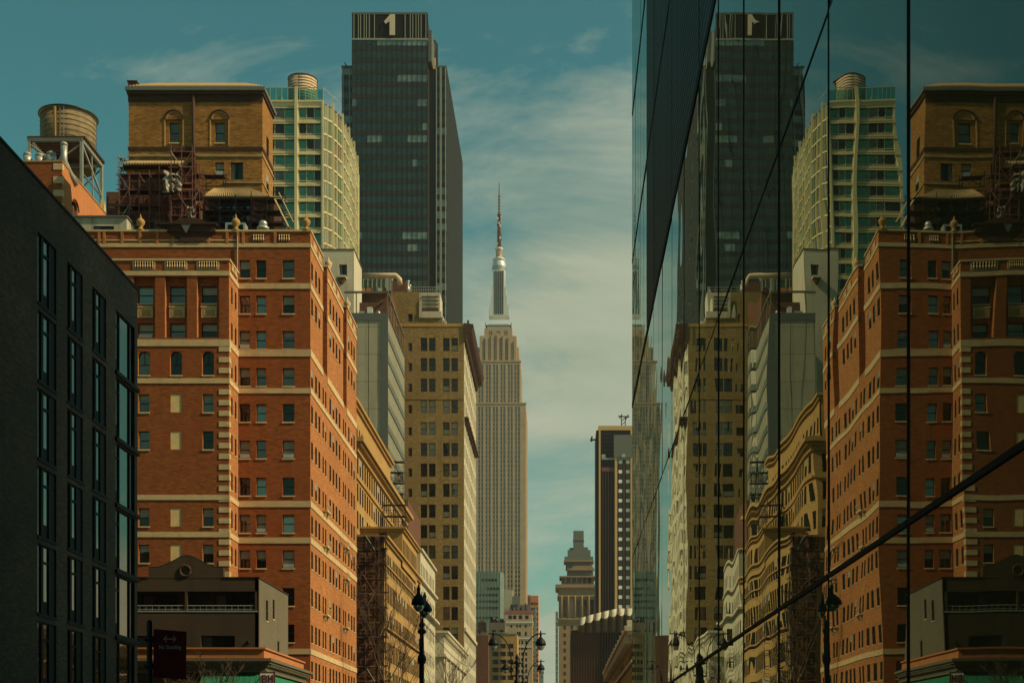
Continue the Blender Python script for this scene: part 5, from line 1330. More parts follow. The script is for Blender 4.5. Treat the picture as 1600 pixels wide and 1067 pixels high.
# ================================================================== ART DECO SKYSCRAPER
YS = 1078.0; xc = X(777.5, YS)
B = Bld('skyscraper', 'tall limestone art deco skyscraper with setbacks, silver mast and antenna', 'building', xc, YS + 28)
ze = lambda y: Z(y, YS); mpx = YS / F
def tier(hw, yb, y0d, zb, zt, strips, sw, fl=3.6, side=True, fr=0):
    """one tier: half width hw (px), front at YS+y0d; vertical window strips centred at strips (px)"""
    y = YS + y0d; x0, x1 = xc - hw * mpx, xc + hw * mpx
    op = [(xc + c * mpx - sw * mpx / 2, xc + c * mpx + sw * mpx / 2, zb + .5, zt - 2.2) for c in strips]
    ys2 = y + yb; ns = max(1, int(yb / 6))
    so_ = [(y + 3.5 + (yb - 4) * k / ns, y + 3.5 + (yb - 4) * k / ns + 3.2, zb + .5, zt - 2.2) for k in range(ns)]
    mb = MB(); facade(mb, 'F', y, x0, x1, zb, zt, op, .7, 'esb_stone'); facade(mb, 'R', x1, y, ys2, zb, zt, so_, .7, 'esb_stone')
    facade(mb, 'L', x0, y, ys2, zb, zt, [], .7, 'esb_stone'); deck(mb, x0, x1, y, ys2, zt - .02, 'esb_stone'); B.part('wall', mb)
    for face, const, lst in (('F', y, op), ('R', x1, so_)):
        for (a, c, z0, z1) in lst:
            g = MB(); P = lambda aa, z, d: FP(face, const, aa, z, d)
            def slabx(a_, c_, z0_, z1_, d, m_, th=.3):
                p, q = P(a_, z0_, d), P(c_, z1_, d + th); g.box(p[0], q[0], p[1], q[1], z0_, z1_, m_)
            wdt = c - a; g.face([P(a, z0, .68), P(c, z0, .68), P(c, z1, .68), P(a, z1, .68)], 'esb_glass')
            slabx((a + c) / 2 - wdt * .10, (a + c) / 2 + wdt * .10, z0, z1, .1, 'esb_stone', .5)
            z = z0
            while z + fl < z1 + .1:
                slabx(a, c, z, z + fl * .48, .35, 'esb_spandrel'); z += fl
            B.part('window_strip', g)
glassmat('esb_glass', (0.03, 0.028, 0.022), 0.15, (0.7, 0.8, 0.7), rough=.1, var=.8)
plain('esb_spandrel', (0.28, 0.23, 0.16), 0.5, 0.3, 0.2)
s7 = [-26 + 11.5 * k for k in range(-1, 6)]; s7 = [(v) for v in (-38, -26.5, -15, -3.5, 8, 19.5, 31)]
tier(44, 57, 0, 2, ze(631), s7, 8)
tier(35.5, 50, 4, ze(631), ze(563), [-26.5, -15, -3.5, 8, 19.5, 29.5], 7.5)
tier(29, 40, 8, ze(563), ze(520), [-20, -8, 4, 14], 5)
tier(32.5, 30, 12, ze(563), ze(536), [-29, 25], 4)
tier(22, 34, 11, ze(520), ze(506), [-12, 0, 12], 5)
mb = MB()
for hw, y, d in ((45, 631, -.4), (36.5, 563, 3.6)):
    mb.box(xc - hw * mpx, xc + hw * mpx, YS + d, YS + d + 4, ze(y), ze(y) + 1.1, 'esb_stone')
for k in range(7):   # buttresses of the crown
    x = xc + (-27 + 9 * k) * mpx; mb.box(x - 1.0, x + 1.0, YS + 6.9, YS + 9, ze(563), ze(516 + abs(k - 3) * 4), 'esb_stone')
B.part('ledge', mb)
mb = MB()
mb.box(xc - 18 * mpx, xc + 18 * mpx, YS + 14, YS + 40, ze(506), ze(501), 'mast_metal')
mb.box(xc - 20.5 * mpx, xc + 20.5 * mpx, YS + 13, YS + 41, ze(501), ze(499.5), 'patina')
mb.box(xc - 16 * mpx, xc + 16 * mpx, YS + 15, YS + 39, ze(499.5), ze(496.5), 'mast_metal')
for s_ in (-1, 1): mb.tube([(xc + s_ * 20 * mpx, YS + 13, ze(503)), (xc + s_ * 20.5 * mpx, YS + 13, ze(496))], .3, 'dark_metal', 4)
B.part('observation_deck', mb)
mb = MB(); ym = YS + 27; zmast = lambda y: Z(y, ym); mp2 = ym / F
for s_ in (-1, 1):
    mb.prism([(xc + s_ * a * mp2, zmast(c)) for a, c in ((8.5, 496.5), (16, 496.5), (15, 482), (13.3, 478), (12.8, 468), (11.6, 464), (11, 452), (8.5, 452))][::s_], ym - 5.0, ym + 5.0, 'mast_metal', 'y')
mb.box(xc - 8.5 * mp2, xc + 8.5 * mp2, ym - 5, ym + 5, zmast(496.5), zmast(425), 'mast_metal')
B.part('mast_wing', mb)
mb = MB()
mb.lathe((xc, ym, 0), [(9.9 * mp2, zmast(462)), (9.9 * mp2, zmast(425)), (10.2 * mp2, zmast(424)), (10.6 * mp2, zmast(418)), (10.2 * mp2, zmast(413)), (9.4 * mp2, zmast(411)), (8.6 * mp2, zmast(408)), (10.2 * mp2, zmast(407.6)), (10.2 * mp2, zmast(406)), (6 * mp2, zmast(404)), (4.6 * mp2, zmast(402)), (4.6 * mp2, zmast(391.5)), (6.4 * mp2, zmast(391)), (6.4 * mp2, zmast(389)), (3 * mp2, zmast(387))], 24, 'mast_metal')
mast = B.part('mast', mb)
mb = MB()
for k in range(5): x = xc + (-6 + 3 * k) * mp2; mb.box(x - .5, x + .5, ym - 5.25, ym - 5.0, zmast(494), zmast(427), 'glass_dark')
for yq_ in (419, 422): mb.tube([(xc + 10.7 * mp2 * math.cos(q * .2618), ym + 10.7 * mp2 * math.sin(q * .2618), zmast(yq_)) for q in range(25)], .25, 'patina', 4)
B.part('mast_window', mb, mast)
mb = MB(); rg = random.Random(3)
mb.lathe((xc, ym, 0), [(3.2 * mp2, zmast(389)), (2.8 * mp2, zmast(360)), (2.2 * mp2, zmast(337)), (3.4 * mp2, zmast(336.8)), (3.2 * mp2, zmast(335)), (1.3 * mp2, zmast(334.8)), (.9 * mp2, zmast(310)), (.6 * mp2, zmast(286))], 8, 'brown_brick')
for k in range(26):
    z = zmast(388) + (zmast(338) - zmast(388)) * k / 26; a = rg.random() * 6.28; r_ = (3.6 - k * .05) * mp2
    mb.box(xc + r_ * math.cos(a) * .9 - .5, xc + r_ * math.cos(a) * .9 + .5, ym + r_ * math.sin(a) - .4, ym + r_ * math.sin(a) + .4, z, z + 1.7, 'sign_white' if k % 2 else 'brown_brick')
for k in range(7): z = zmast(404) + (zmast(391) - zmast(404)) * k / 7; mb.lathe((xc, ym, z), [(5.3 * mp2, 0), (5.3 * mp2, .35)], 12, 'gold_panel')
for k in range(6): z = zmast(333 - 5 * k); mb.box(xc - 1.0, xc + 1.0, ym - .4, ym + .4, z, z + .8, 'brown_brick')
B.part('antenna', mb)

# ================================================================== FAR BUILDINGS ALONG THE STREET, LEFT SIDE
YN = 900.0
B = Bld('teal_office', 'teal grey office building with dark ribbon windows in front of the art deco skyscraper', 'building', X(765, YN), YN + 10)
zn = lambda y: Z(y, YN); xa, xb_ = X(738, YN), X(781, YN); xe_ = X(786, YN)
cells = []
for y, a in ((908, 751), (921.5, 759), (931.5, 742), (941.5, 742), (951.5, 742), (967, 742)):
    n_ = int((780 - a) / 5.2)
    cells += [(X(a + 5.2 * (k + .5), YN), zn(y), 1.9, 1.75, 'slider') for k in range(n_)]
r = B.win('F', YN, cells, 'slider', .15)
mb = MB(); shell(mb, xa, xb_, YN, YN + 9, 0, zn(893), 'teal_cladding', Fr=r, depth=.15, parapet=0)
mb.prism([(xb_, YN), (xe_, YN + 4), (xe_, YN + 20), (xb_, YN + 20)], 0, zn(893), 'teal_cladding', 'z'); B.part('wall', mb)
mb = MB()
for k in range(9): x = X(742 + 4.9 * k, YN); mb.box(x - .06, x + .06, YN - .12, YN - .002, 0, zn(893), 'tower_side')
B.part('fin', mb); B.finish(80)
def fblock(name, label, pa, pb, py, Y, d, m, cols=0, rows_=(), ww=1.2, wh=1.8, style='sash_plain', cor=None, cat='building', pxs=None, top=None):
    B = Bld(name, label, cat, X((pa + pb) / 2, Y), Y + d / 2); xa, xb_ = X(pa, Y), X(pb, Y); zt = Z(py, Y)
    cs = []
    xs_ = [X(p, Y) for p in pxs] if pxs else [xa + (xb_ - xa) * (k + .5) / cols for k in range(cols)]
    for y in rows_:
        for x in xs_: cs.append((x, Z(y, Y), ww, wh))
    r = B.win('F', Y, cs, style, .3) if cs else []
    mb = MB(); shell(mb, xa, xb_, Y, Y + d, 0, zt, m, Fr=r, depth=.3, parapet=0); B.part('wall', mb)
    if cor:
        mb = MB()
        for (y0_, y1_, o_) in cor[1]: ring(mb, xa, xb_, Y, Y + d, Z(y1_, Y), Z(y0_, Y), o_, cor[0])
        B.part('cornice', mb)
    B.xa, B.xb, B.zt, B.Y = xa, xb_, zt, Y
    return B
B = fblock('beige_block', 'plain beige block right of the teal office building', 786, 801, 921, 1060, 12, 'grey_panel'); B.finish()
B = fblock('brick_tower', 'orange brick tower with a thin glass strip beside the art deco skyscraper', 829, 841, 930, 1300, 40, 'warm_brick', 3, [945 + 8 * k for k in range(16)], 2.1, 2.6, 'slider')
mb = MB(); mb.box(X(821, 1299), X(829, 1299), 1299, 1310, 0, Z(929, 1299), 'warm_brick'); mb.prism([(X(822, 1298), Z(931, 1298)), (X(829, 1298), Z(931, 1298)), (X(829, 1298), Z(950, 1298))], 1298, 1298.99, 'brown_brick', 'y'); B.part('shoulder', mb)
m_ = bands(B, 'F', 1296, X(833, 1296), X(838.5, 1296), 0, Z(950, 1296), 4.4, 1.3, ('teal_cladding', 'glass_blue', 'glass_mid', 'steel'), 40, merge=True)
B.finish(40)
# ornate tower
YO2 = 1030.0
B = fblock('ornate_tower', 'ornate cream tower with a red tiled roof line and arched upper windows', 789, 832, 958, YO2, 20, 'ochre_stone')
z2 = lambda y: Z(y, YO2)
orn = []
for y in (967,): orn += [(X(p, YO2), z2(y), 2.8, 2.9, 'slider') for p in (797, 804, 813, 823)]
for y in (980,): orn += [(X(p, YO2), z2(y), 1.5, 2.0, 'slider') for p in (799, 808, 812.5, 821.5)]
for y in (993,): orn += [(X(p, YO2), z2(y), 1.6, 3.1, 'slider') for p in (799, 808.5, 812, 821.5)]
for k in range(11): orn += [(X(p, YO2), z2(1006 + 9.0 * k), 1.7, 2.6, 'slider') for p in (799, 805, 810.5, 816, 822)]
r = B.win('F', YO2 - .3, orn, 'slider', .25)
mb = MB(); facade(mb, 'F', YO2 - .3, B.xa, B.xb, 0, z2(958), r, .25, 'esb_stone'); B.part('front_wall', mb)
mb = MB(); ring(mb, B.xa, B.xb, YO2 - .3, YO2 + 20, z2(973), z2(971), .5, 'white_trim'); ring(mb, B.xa, B.xb, YO2 - .3, YO2 + 20, z2(1011), z2(1009.5), .4, 'white_trim'); ring(mb, B.xa, B.xb, YO2 - .3, YO2 + 20, z2(998), z2(996), .3, 'white_trim')
for k in range(16): x = B.xa + .3 + k * (B.xb - B.xa - .6) / 15; mb.box(x - .12, x + .12, YO2 - .7, YO2 - .31, z2(975.5), z2(973.2), 'white_trim')
B.part('cornice', mb)
mb = MB(); xm, w2 = (B.xa + B.xb) / 2, (B.xb - B.xa) / 2
mb.prism([(B.xa - .3, z2(958)), (B.xb + .3, z2(958)), (B.xb - .6, z2(953.5)), (B.xa + .6, z2(953.5))], YO2 - .6, YO2 + 12, 'red_tile', 'y'); B.part('roof', mb)
mb = MB(); rg = random.Random(4)
for k in range(9): x = X(796 + 3.6 * k, YO2 + 3); mb.box(x - .4, x + .5, YO2 + 3, YO2 + 4, z2(953.4), z2(953.4 - rg.uniform(4, 14)), rg.choice(('patina', 'dark_metal')))
mb.box(X(797, YO2), X(829, YO2), YO2 + 5, YO2 + 8, z2(953.4), z2(943), 'patina'); mb.box(X(800, YO2), X(812, YO2), YO2 + 4.2, YO2 + 5, z2(942.9), z2(930), 'patina')
B.part('roof_plant', mb)
B.finish(60)
# beige lower block, brown block and its tank
B = fblock('beige_block', 'square windowed beige office block behind the left arm of the twin street lamp', 764, 808, 990, 745, 28, 'ochre_stone', rows_=[1012.5 + 12.3 * k for k in range(6)], pxs=(774, 785.5, 797.5), ww=3.3, wh=2.5, style='slider')
mb = MB(); mb.prism([(X(753, 744), Z(987, 744)), (X(770, 744), Z(987, 744)), (X(764, 744), Z(1000, 744)), (X(762, 744), Z(1000, 744))][::-1], 742, 743.9, 'gold_panel', 'y')
mb.box(X(764, 745), X(808, 745), 744.6, 744.98, Z(990, 745), Z(987, 745), 'grey_panel'); B.part('cornice', mb); B.finish(40)
B = fblock('brown_block', 'dark brown flat walled building between the loft tower and the beige office block', 740, 763, 992, 425, 5, 'brown_brick'); B.finish()
B = fblock('grey_roof_block', 'weathered grey building with cluttered roof under the teal office building', 742, 789, 972, 800, 30, 'grey_stucco', 4, (990,), 2.4, 2.4, 'slider')
mb = MB(); rg = random.Random(8)
for k in range(14): x = X(762 + rg.uniform(0, 25), 799); mb.box(x - .9, x + .9, 800.5, 804, B.zt, B.zt + rg.uniform(.8, 3.6), rg.choice(('patina', 'galvanised', 'brown_brick')))
B.part('roof_plant', mb); B.finish(8)
t = thing('water_tank', 'small brown water tank on the roof under the teal office building', 'water tank', X(752.5, 740), 742, Z(985, 740))
mb = MB(); mb.lathe((X(752.5, 740), 742, Z(985, 740)), [(2.3, 0), (2.3, 4.4)], 16, 'brown_brick'); mb.build('barrel', t)
mb = MB(); mb.lathe((X(752.5, 740), 742, Z(985, 740) + 4.4), [(2.5, 0), (.1, 1.7)], 16, 'warm_brick'); mb.build('roof', t)
mb = MB()
for dx, dy in ((-1.7, -1.7), (1.7, -1.7), (-1.7, 1.7), (1.7, 1.7)): mb.box(X(752.5, 740) + dx - .1, X(752.5, 740) + dx + .1, 742 + dy - .1, 742 + dy + .1, 0, Z(985, 740) - .01, 'steel')
mb.build('frame', t)
mb = MB(); mb.box(X(760.5, 738), X(763.5, 738), 738, 740, 0, Z(973, 738), 'cream_paint')
mb.box(X(760, 738), X(764, 738), 737.8, 740.2, Z(973, 738), Z(972, 738), 'cream_paint')
tag(mb.build('chimney', off=(X(762, 738), 738, 0)), 'pale square chimney beside the small brown water tank', 'chimney')
B = fblock('distant_block', 'small pale far building low between the skyscraper and the open sky', 838, 849, 1048, 1500, 20, 'teal_cladding', 2, (1058, 1070), 1.5, 1.6, 'slider', cor=('patina', ((1048, 1050, .5),))); B.finish(10)

# ================================================================== RIGHT SIDE OF THE STREET
YR = 900.0; zp = lambda y: Z(y, YR)
wallmat('aged_stone', (0.34, 0.22, 0.115), 0.3, streak=0.5)
wallmat('aged_dark', (0.12, 0.085, 0.055), 0.3, streak=0.5)
B = Bld('beaux_arts_tower', 'tall brown beaux arts building with colonnade and a stepped grey tower on top', 'building', X(904, YR), YR + 15)
xa, xb_ = X(873, YR), X(936, YR)
cells = []
for k, p in enumerate((882, 893, 903.5, 914, 925)):
    cells += [(X(p, YR), zp(963), 2.3, zp(936) - zp(963), 'office')]
    cells += [(X(p, YR), zp(983 + 12 * j), 2.0, 2.6, 'slider') for j in range(9)]
r = B.win('F', YR, cells, 'slider', .5)
mb = MB(); facade(mb, 'F', YR, xa, xb_, 0, zp(913), r, .5, 'aged_stone'); mb.box(xa, xb_, YR + .6, YR + 25, 0, zp(913), 'aged_dark')
mb.box(xa - .01, xa + .5, YR + .01, YR + .59, 0, zp(913), 'aged_dark'); B.part('wall', mb)
mb = MB()
for p in (877, 887.5, 898, 908.7, 919.5, 930.5): mb.lathe((X(p, YR), YR - .6, zp(965)), [(.85, 0), (.8, zp(933) - zp(965)), (1.1, zp(931) - zp(965))], 10, 'aged_stone')
B.part('column', mb)
mb = MB()
for y0_, y1_, o_ in ((921, 918, .8), (918, 913, 2.2), (932, 929, .9), (968, 965, 1.2), (972, 968, .5)): ring(mb, xa, xb_, YR, YR + 25, zp(y0_), zp(y1_) - .01, o_, 'aged_stone')
B.part('cornice', mb)
mb = MB(); r2 = B.win('F', YR + 2, [(X(p, YR + 2), zp(910), 2.2, 4, 'slider') for p in (885, 894, 903, 912, 921)], 'slider', .4)
facade(mb, 'F', YR + 2, X(877, YR), X(928, YR), zp(913), zp(899), r2, .4, 'aged_dark'); mb.box(X(877, YR), X(928, YR), YR + 2.5, YR + 20, zp(913), zp(899), 'aged_dark')
mb.box(X(874, YR), X(931, YR), YR + 1, YR + 21, zp(901), zp(899) - .01, 'aged_stone')
mb.box(X(886, YR), X(927, YR), YR + 4, YR + 18, zp(899), zp(886), 'patina'); mb.box(X(881, YR), X(928, YR), YR + 3, YR + 19, zp(876), zp(873.5), 'aged_stone'); mb.box(X(882, YR), X(927, YR), YR + 3.3, YR + 18.7, zp(873.4), zp(868), 'patina')
mb.box(X(884, YR), X(925, YR), YR + 4.5, YR + 18, zp(886), zp(876.1), 'tower_side')
mb.box(X(887, YR), X(923, YR), YR + 5, YR + 17, zp(867.9), zp(857), 'patina')
mb.prism([(X(887, YR), zp(890)), (X(930, YR), zp(890)), (X(925, YR), zp(883)), (X(897, YR), zp(883))], YR + 1.2, YR + 3.9, 'aged_stone', 'y')
B.part('upper_storey', mb)
mb = MB(); mb.box(X(896, YR), X(912.3, YR), YR + 6, YR + 15, zp(857), zp(826.5), 'patina'); mb.box(X(890, YR), X(896, YR) - .01, YR + 7, YR + 14, zp(857), zp(853), 'patina'); mb.box(X(912.4, YR), X(919, YR), YR + 7, YR + 14, zp(857), zp(852), 'patina'); mb.box(X(895.5, YR), X(913, YR), YR + 5.7, YR + 15, zp(842), zp(841), 'tower_side')
B.part('top_tower', mb)
B.finish(60)
# scaffold-like narrow glass lattice at its left
mb = MB(); xa, xb_ = X(868, 890), X(872, 890)
mb.box(xa, xb_, 890, 893, 0, Z(955, 890), 'teal_cladding')
for k in range(22): z = 4 + k * 4; mb.box(xa - .1, xb_ + .1, 889.7, 889.99, z, z + .8, 'galvanised')
tag(mb.build('hoist_tower', off=(X(870, 890), 890, 0)), 'thin pale blue construction hoist tower left of the beaux arts building', 'hoist')
# dark tower under construction
YQ = 700.0; zq = lambda y: Z(y, YQ)
B = Bld('dark_highrise', 'dark high rise under construction with gold vertical edges', 'building', X(962, YQ), YQ + 15)
xa, xb_ = X(935, YQ), X(993, YQ); xl = X(932, YQ + 12)
mb = MB(); mb.box(X(931.5, YQ), xb_, YQ + .3, YQ + 28, 0, zq(672), 'frame_black'); mb.box(xa - .03, xb_, YQ, YQ + 28, zq(671.9), zq(665), 'gold_panel'); mb.box(xa, xa + .001, YQ, YQ + .1, 0, 1, 'frame_black'); B.part('wall', mb)
mb = MB()
for a, c, o_ in ((935.6, 938.4, .4), (960.5, 964.5, .8), (985, 989, .8)): mb.box(X(a, YQ), X(c, YQ), YQ - o_, YQ + .29, 0, zq(672.1) if a != 960.5 else zq(712), 'gold_panel')
B.part('gold_fin', mb)
mb = MB()
for k in range(5): x = X(942 + k * 4.2, YQ); mb.box(x - .18, x + .18, YQ - .2, YQ + .29, 0, zq(737), 'bronze_cladding')
mb.box(X(975, YQ) - .5, X(975, YQ) + .5, YQ - .2, YQ + .29, 0, zq(712), 'bronze_cladding')
mb.box(X(940, YQ), X(960, YQ), YQ - .1, YQ + .29, zq(736), zq(730), 'rust'); mb.box(X(940, YQ), X(990, YQ), YQ - .5, YQ + .29, zq(718), zq(715.5), 'steel')
B.part('mullion', mb)
mb = MB()
k = 0
while 719 + 15.05 * k < 1100:
    for c in (969.5, 981): mb.box(X(c - 2.9, YQ), X(c + 2.9, YQ), YQ - .05, YQ + .29, zq(719 + 15.05 * k + 5.2), zq(719 + 15.05 * k), 'sign_white')
    for c in (969.5, 981): mb.box(X(c - 2.9, YQ), X(c + 2.9, YQ), YQ + .1, YQ + .29, zq(719 + 15.05 * k + 14), zq(719 + 15.05 * k + 5.4), 'glass_dark')
    k += 1
B.part('window_stack', mb)
mb = MB(); mb.box(X(959, YQ), X(988, YQ), YQ - 1.2, YQ - .9, zq(715), zq(680), 'patina')
for k in range(6): mb.box(X(941, YQ), X(959, YQ), YQ + .05, YQ + .28, zq(678 + 6 * k) - .3, zq(678 + 6 * k), 'dark_metal')
mb.box(X(940, YQ), X(946, YQ), YQ - .4, YQ + .28, zq(715), zq(710), 'galvanised'); mb.box(X(971, YQ), X(977, YQ), YQ - 1.4, YQ - .4, zq(715), zq(710), 'galvanised')
B.part('construction_netting', mb)
t = thing('crane', 'small dark crane rig on the roof of the dark high rise', 'crane', X(974, YQ), YQ + 5, zq(665))
mb = MB(); yy = YQ + 5
for p in (971, 977): mb.tube([(X(p, yy), yy, zq(665)), (X(p, yy), yy, zq(646))], .3, 'dark_metal', 4)
for y in (660, 654): mb.tube([(X(971, yy), yy, zq(y)), (X(977, yy), yy, zq(y - 5))], .2, 'dark_metal', 4)
mb.build('mast', t); mb = MB(); mb.tube([(X(966, yy), yy, zq(646.5)), (X(983, yy), yy, zq(647.5))], .35, 'dark_metal', 4); mb.tube([(X(968, yy), yy, zq(650)), (X(972, yy), yy, zq(643))], .25, 'dark_metal', 4); mb.tube([(X(977, yy), yy, zq(652)), (X(982, yy), yy, zq(644))], .3, 'dark_metal', 4); mb.build('jib', t)
mb = MB(); mb.tube([(X(936, YQ), YQ + 1, zq(686)), (X(922, YQ), YQ + 1, zq(686.5))], .45, 'dark_metal', 4); mb.tube([(X(925, YQ), YQ + 1, zq(681)), (X(924, YQ), YQ + 1, zq(689))], .6, 'dark_metal', 4)
tag(mb.build('outrigger', off=(X(932, YQ), YQ + 1, zq(686))), 'short dark outrigger arm poking left from the high rise near its top', 'rigging')
# arena with scalloped shell roof
YA = 500.0
B = Bld('arena_building', 'bronze ribbed building with a scalloped cream shell roof on the right', 'building', X(940, YA), YA + 20)
za = lambda y: Z(y, YA)
xa, xb_ = X(892, YA), X(1010, YA)
mb = MB(); mb.box(xa, xb_, YA, YA + 50, 0, za(984), 'bronze_cladding'); B.part('wall', mb)
mb = MB(); k = 0; x = xa
while x < xb_:
    mb.box(x - .12, x + .12, YA - .45, YA - .001, 0, za(984), 'brown_brick'); x += .95; k += 1
B.part('rib', mb)
mb = MB(); r_ = MB()
for k in range(13): mb.box(X(938 + k * 4.2, YA), X(940 + k * 4.2, YA), YA - .8, YA - .46, 0, za(988), 'frame_black')
B.part('dark_window', mb)
mb = MB(); n = 9
for k in range(n):
    a0 = 903 + (1012 - 903) * k / n; a1 = 903 + (1012 - 903) * (k + 1) / n; am = (a0 + a1) / 2
    def rz(a): return 968 - 17 * max(0, min(1, (a - 903) / 62)) ** .8 + (10 if a < 905 else 0)
    for q in range(6):
        u0, u1 = q / 6, (q + 1) / 6; p0 = a0 + (a1 - a0) * u0; p1 = a0 + (a1 - a0) * u1
        s0, s1 = math.sin(u0 * math.pi), math.sin(u1 * math.pi)
        T0 = (X(p0, YA - 2), YA - 2.0, za(rz(p0))); T1 = (X(p1, YA - 2), YA - 2.0, za(rz(p1)))
        E0 = (X(p0, YA), YA - 2 - 3.2 * s0, za(rz(p0) + 8 + 5 * s0)); E1 = (X(p1, YA), YA - 2 - 3.2 * s1, za(rz(p1) + 8 + 5 * s1))
        D0 = (X(p0, YA), YA - .1, za(988)); D1 = (X(p1, YA), YA - .1, za(988))
        mb.face([T1, T0, E0, E1], 'cream_paint', True); mb.face([E1, E0, D0, D1], 'grey_stucco', True)
        mb.face([T0, T1, (T1[0], YA + 40, T1[2] + .3), (T0[0], YA + 40, T0[2] + .3)], 'cream_stone')
B.part('shell_roof', mb)
B.finish()
# low cream building with heavy cornice, nearer
B = block('corniced_building', 'low ornate building with a stepped cream cornice beside the glass facade', 990.5, 981, 150, 951, 34, 'olive_brick', 3, 2.4, 1.1, 1.9, 'sash_plain', front=True, cornice=('cream_stone', ((-.1, .35, 1.0), (.35, .7, .7), (.7, 1.2, .3), (3.4, 3.7, .3))), side='L', limit=50)
for k in range(34): y = 150.5 + k * 2.3; mb = MB(); mb.box(B.x - .95, B.x - .1, y, y + .9, B.zt - 1.6, B.zt - .71, 'cream_stone'); B.part('bracket', mb)
for k in range(12): y = 151 + k * 6.6; mb = MB(); mb.box(B.x - .7, B.x + .2, y, y + .5, B.zt + .1, B.zt + 1.0, 'cream_stone'); B.part('parapet_block', mb)
B.finish(50)

# ================================================================== GLASS FACADE BUILDING (right), 3.37 m beside the camera
G = 3.37
ycol = [5.15, 9.25, 13.35, 17.32, 21.3, 25.4, 29.5, 33.6, 37.8, 41.9, 46.0, 50.2, 54.3, 58.4, 62.5, 65.3]
zrow = [0.0, 1.7 + 2.26, 1.7 + 9.37, 1.7 + 16.6, 1.7 + 23.4, 1.7 + 30.4, 1.7 + 37.5]
B = Bld('glass_building', 'mirror glass facade filling the right side and reflecting the whole street', 'building', 14, 32)
rg = random.Random(17)
for i in range(len(ycol) - 1):
    for j in range(len(zrow) - 1):
        y0, y1, z0, z1 = ycol[i], ycol[i + 1], zrow[j], zrow[j + 1]
        loc = Vector((G, y0, z0)) - Vector(B.root.location)
        if j >= 3 and y1 < 55:
            mb = MB(); mb.box(G, G + .05, y0 + .003, y1 - .003, z0 + .003, z1 - .003, 'louvre_screen')
            mb.face([(G - .006, y0 + .003, z0), (G - .006, y0 + .9, z0), (G - .006, y0 + .9, z1), (G - .006, y0 + .003, z1)], 'louvre_screen')
            B.part('screen_panel', mb); continue
        nr = random.Random(i * 31 + 5)     # waves keep their place up a whole column of panes
        w1 = [(nr.uniform(.8, 1.0), nr.uniform(0, 6.28), nr.uniform(1.7, 2.6)) for _ in range(2)]
        rz = random.Random(i * 100 + j)
        tz, ty = rz.uniform(-.0010, .0010), rz.uniform(-.0010, .0010)
        ny, nz = 30, (36 if i > 0 else 10)
        vs = []
        for b_ in range(nz + 1):
            for a_ in range(ny + 1):
                yy = y0 + (y1 - y0) * a_ / ny; z_ = z0 + (z1 - z0) * b_ / nz
                d = ty * (yy - y0) + tz * (z_ - z0)
                # roller waves: run nearly upright, wander with height
                e_ = math.sin(math.pi * a_ / ny)
                for (am, ph, lam) in w1:
                    ky = 6.28 / lam
                    d += .00015 * am * math.sin(ky * yy + ph + .5 * math.sin(z_ * .7 + ph))
                d += .0007 * math.sin(6.28 * z_ / 3.4 + ph + 2.2 * math.sin(3.14 * a_ / ny)) * .55
                d += .0009 * (mnoise.noise(Vector((yy * .8, z_ * .9, i * 3.1))))
                vs.append((G + d, yy, z_))
        mb = MB(); mb.v = vs
        for b_ in range(nz):
            for a_ in range(ny):
                q = b_ * (ny + 1) + a_
                mb.f.append((q, q + ny + 1, q + ny + 2, q + 1)); mb.m.append('curtain_wall_glass'); mb.sm.append(True)
        B.part('glass_pane', mb)
mb = MB()
for k, y in enumerate(ycol):
    mb.box(G - (.015 if y < 35 else .004), G + .12, y - .018, y + .018, 0, 45, 'frame_black')
for y in (47.5, 56.4, 60.4): mb.box(G - .002, G + .02, y - .010, y + .010, 0, 45, 'frame_black')
B.part('mullion', mb)
for z, th in ((0.0, .3), (zrow[1], .06), (zrow[2], .035), (zrow[3], .26), (zrow[4], .12), (zrow[5], .16), (zrow[6], .2)):
    mb = MB()
    for i in range(len(ycol) - 1): mb.box(G - (.022 if th > .05 else .010), G + .10, ycol[i] + .0181, ycol[i + 1] - .0181, z - th / 2, z + th / 2, 'frame_black')
    B.part('transom', mb)
mb = MB()
mb.box(G + .2, 42, 5.15, 65.2, 39.3, 78, 'frame_black'); mb.box(G, 42, -45, 5.1, 0, 78, 'frame_black')
B.part('upper_wall', mb)
mb = MB()
for z in zrow[1:]: mb.box(G + .35, 41.5, 5.3, 64.9, z - .35, z - .05, 'interior_grey')
mb.box(G + .25, 41.5, 5.3, 64.9, -.1, .02, 'interior_grey'); B.part('floor_slab', mb)
mb = MB(); mb.box(11.5, 12, 5.3, 64.9, .02, 39, 'interior_grey'); mb.box(G + .12, 42, 65.05, 65.25, 0, 39.2, 'frame_black'); mb.box(G + .12, 42, 5.15, 5.28, 0, 39.2, 'frame_black'); B.part('inner_wall', mb)
mb = MB()
for y in (12.2, 20.5, 29, 37.5, 46, 54.5): mb.box(5.4, 5.9, y - .25, y + .25, .03, 18, 'grey_stucco')
B.part('column', mb)
mb = MB(); mb.box(G + .14, G + .16, 13.2, 14.3, 4.72, 4.92, 'sign_white'); B.part('blind', mb)
for (ya, yb, za, zb) in ((14.4, 14.75, 2.3, 3.6), (11.3, 11.6, 2.0, 3.4), (10.2, 10.45, 1.9, 3.4), (16.2, 16.5, 2.4, 3.7)):
    mb = MB(); n = 8
    for k in range(n):
        a0, a1 = ya + (yb - ya) * k / n, ya + (yb - ya) * (k + 1) / n
        mb.face([(G + .3 + .05 * (k % 2), a0, za), (G + .3 + .05 * ((k + 1) % 2), a1, za), (G + .3 + .05 * ((k + 1) % 2), a1, zb), (G + .3 + .05 * (k % 2), a0, zb)], 'curtain')
    B.part('curtain', mb)

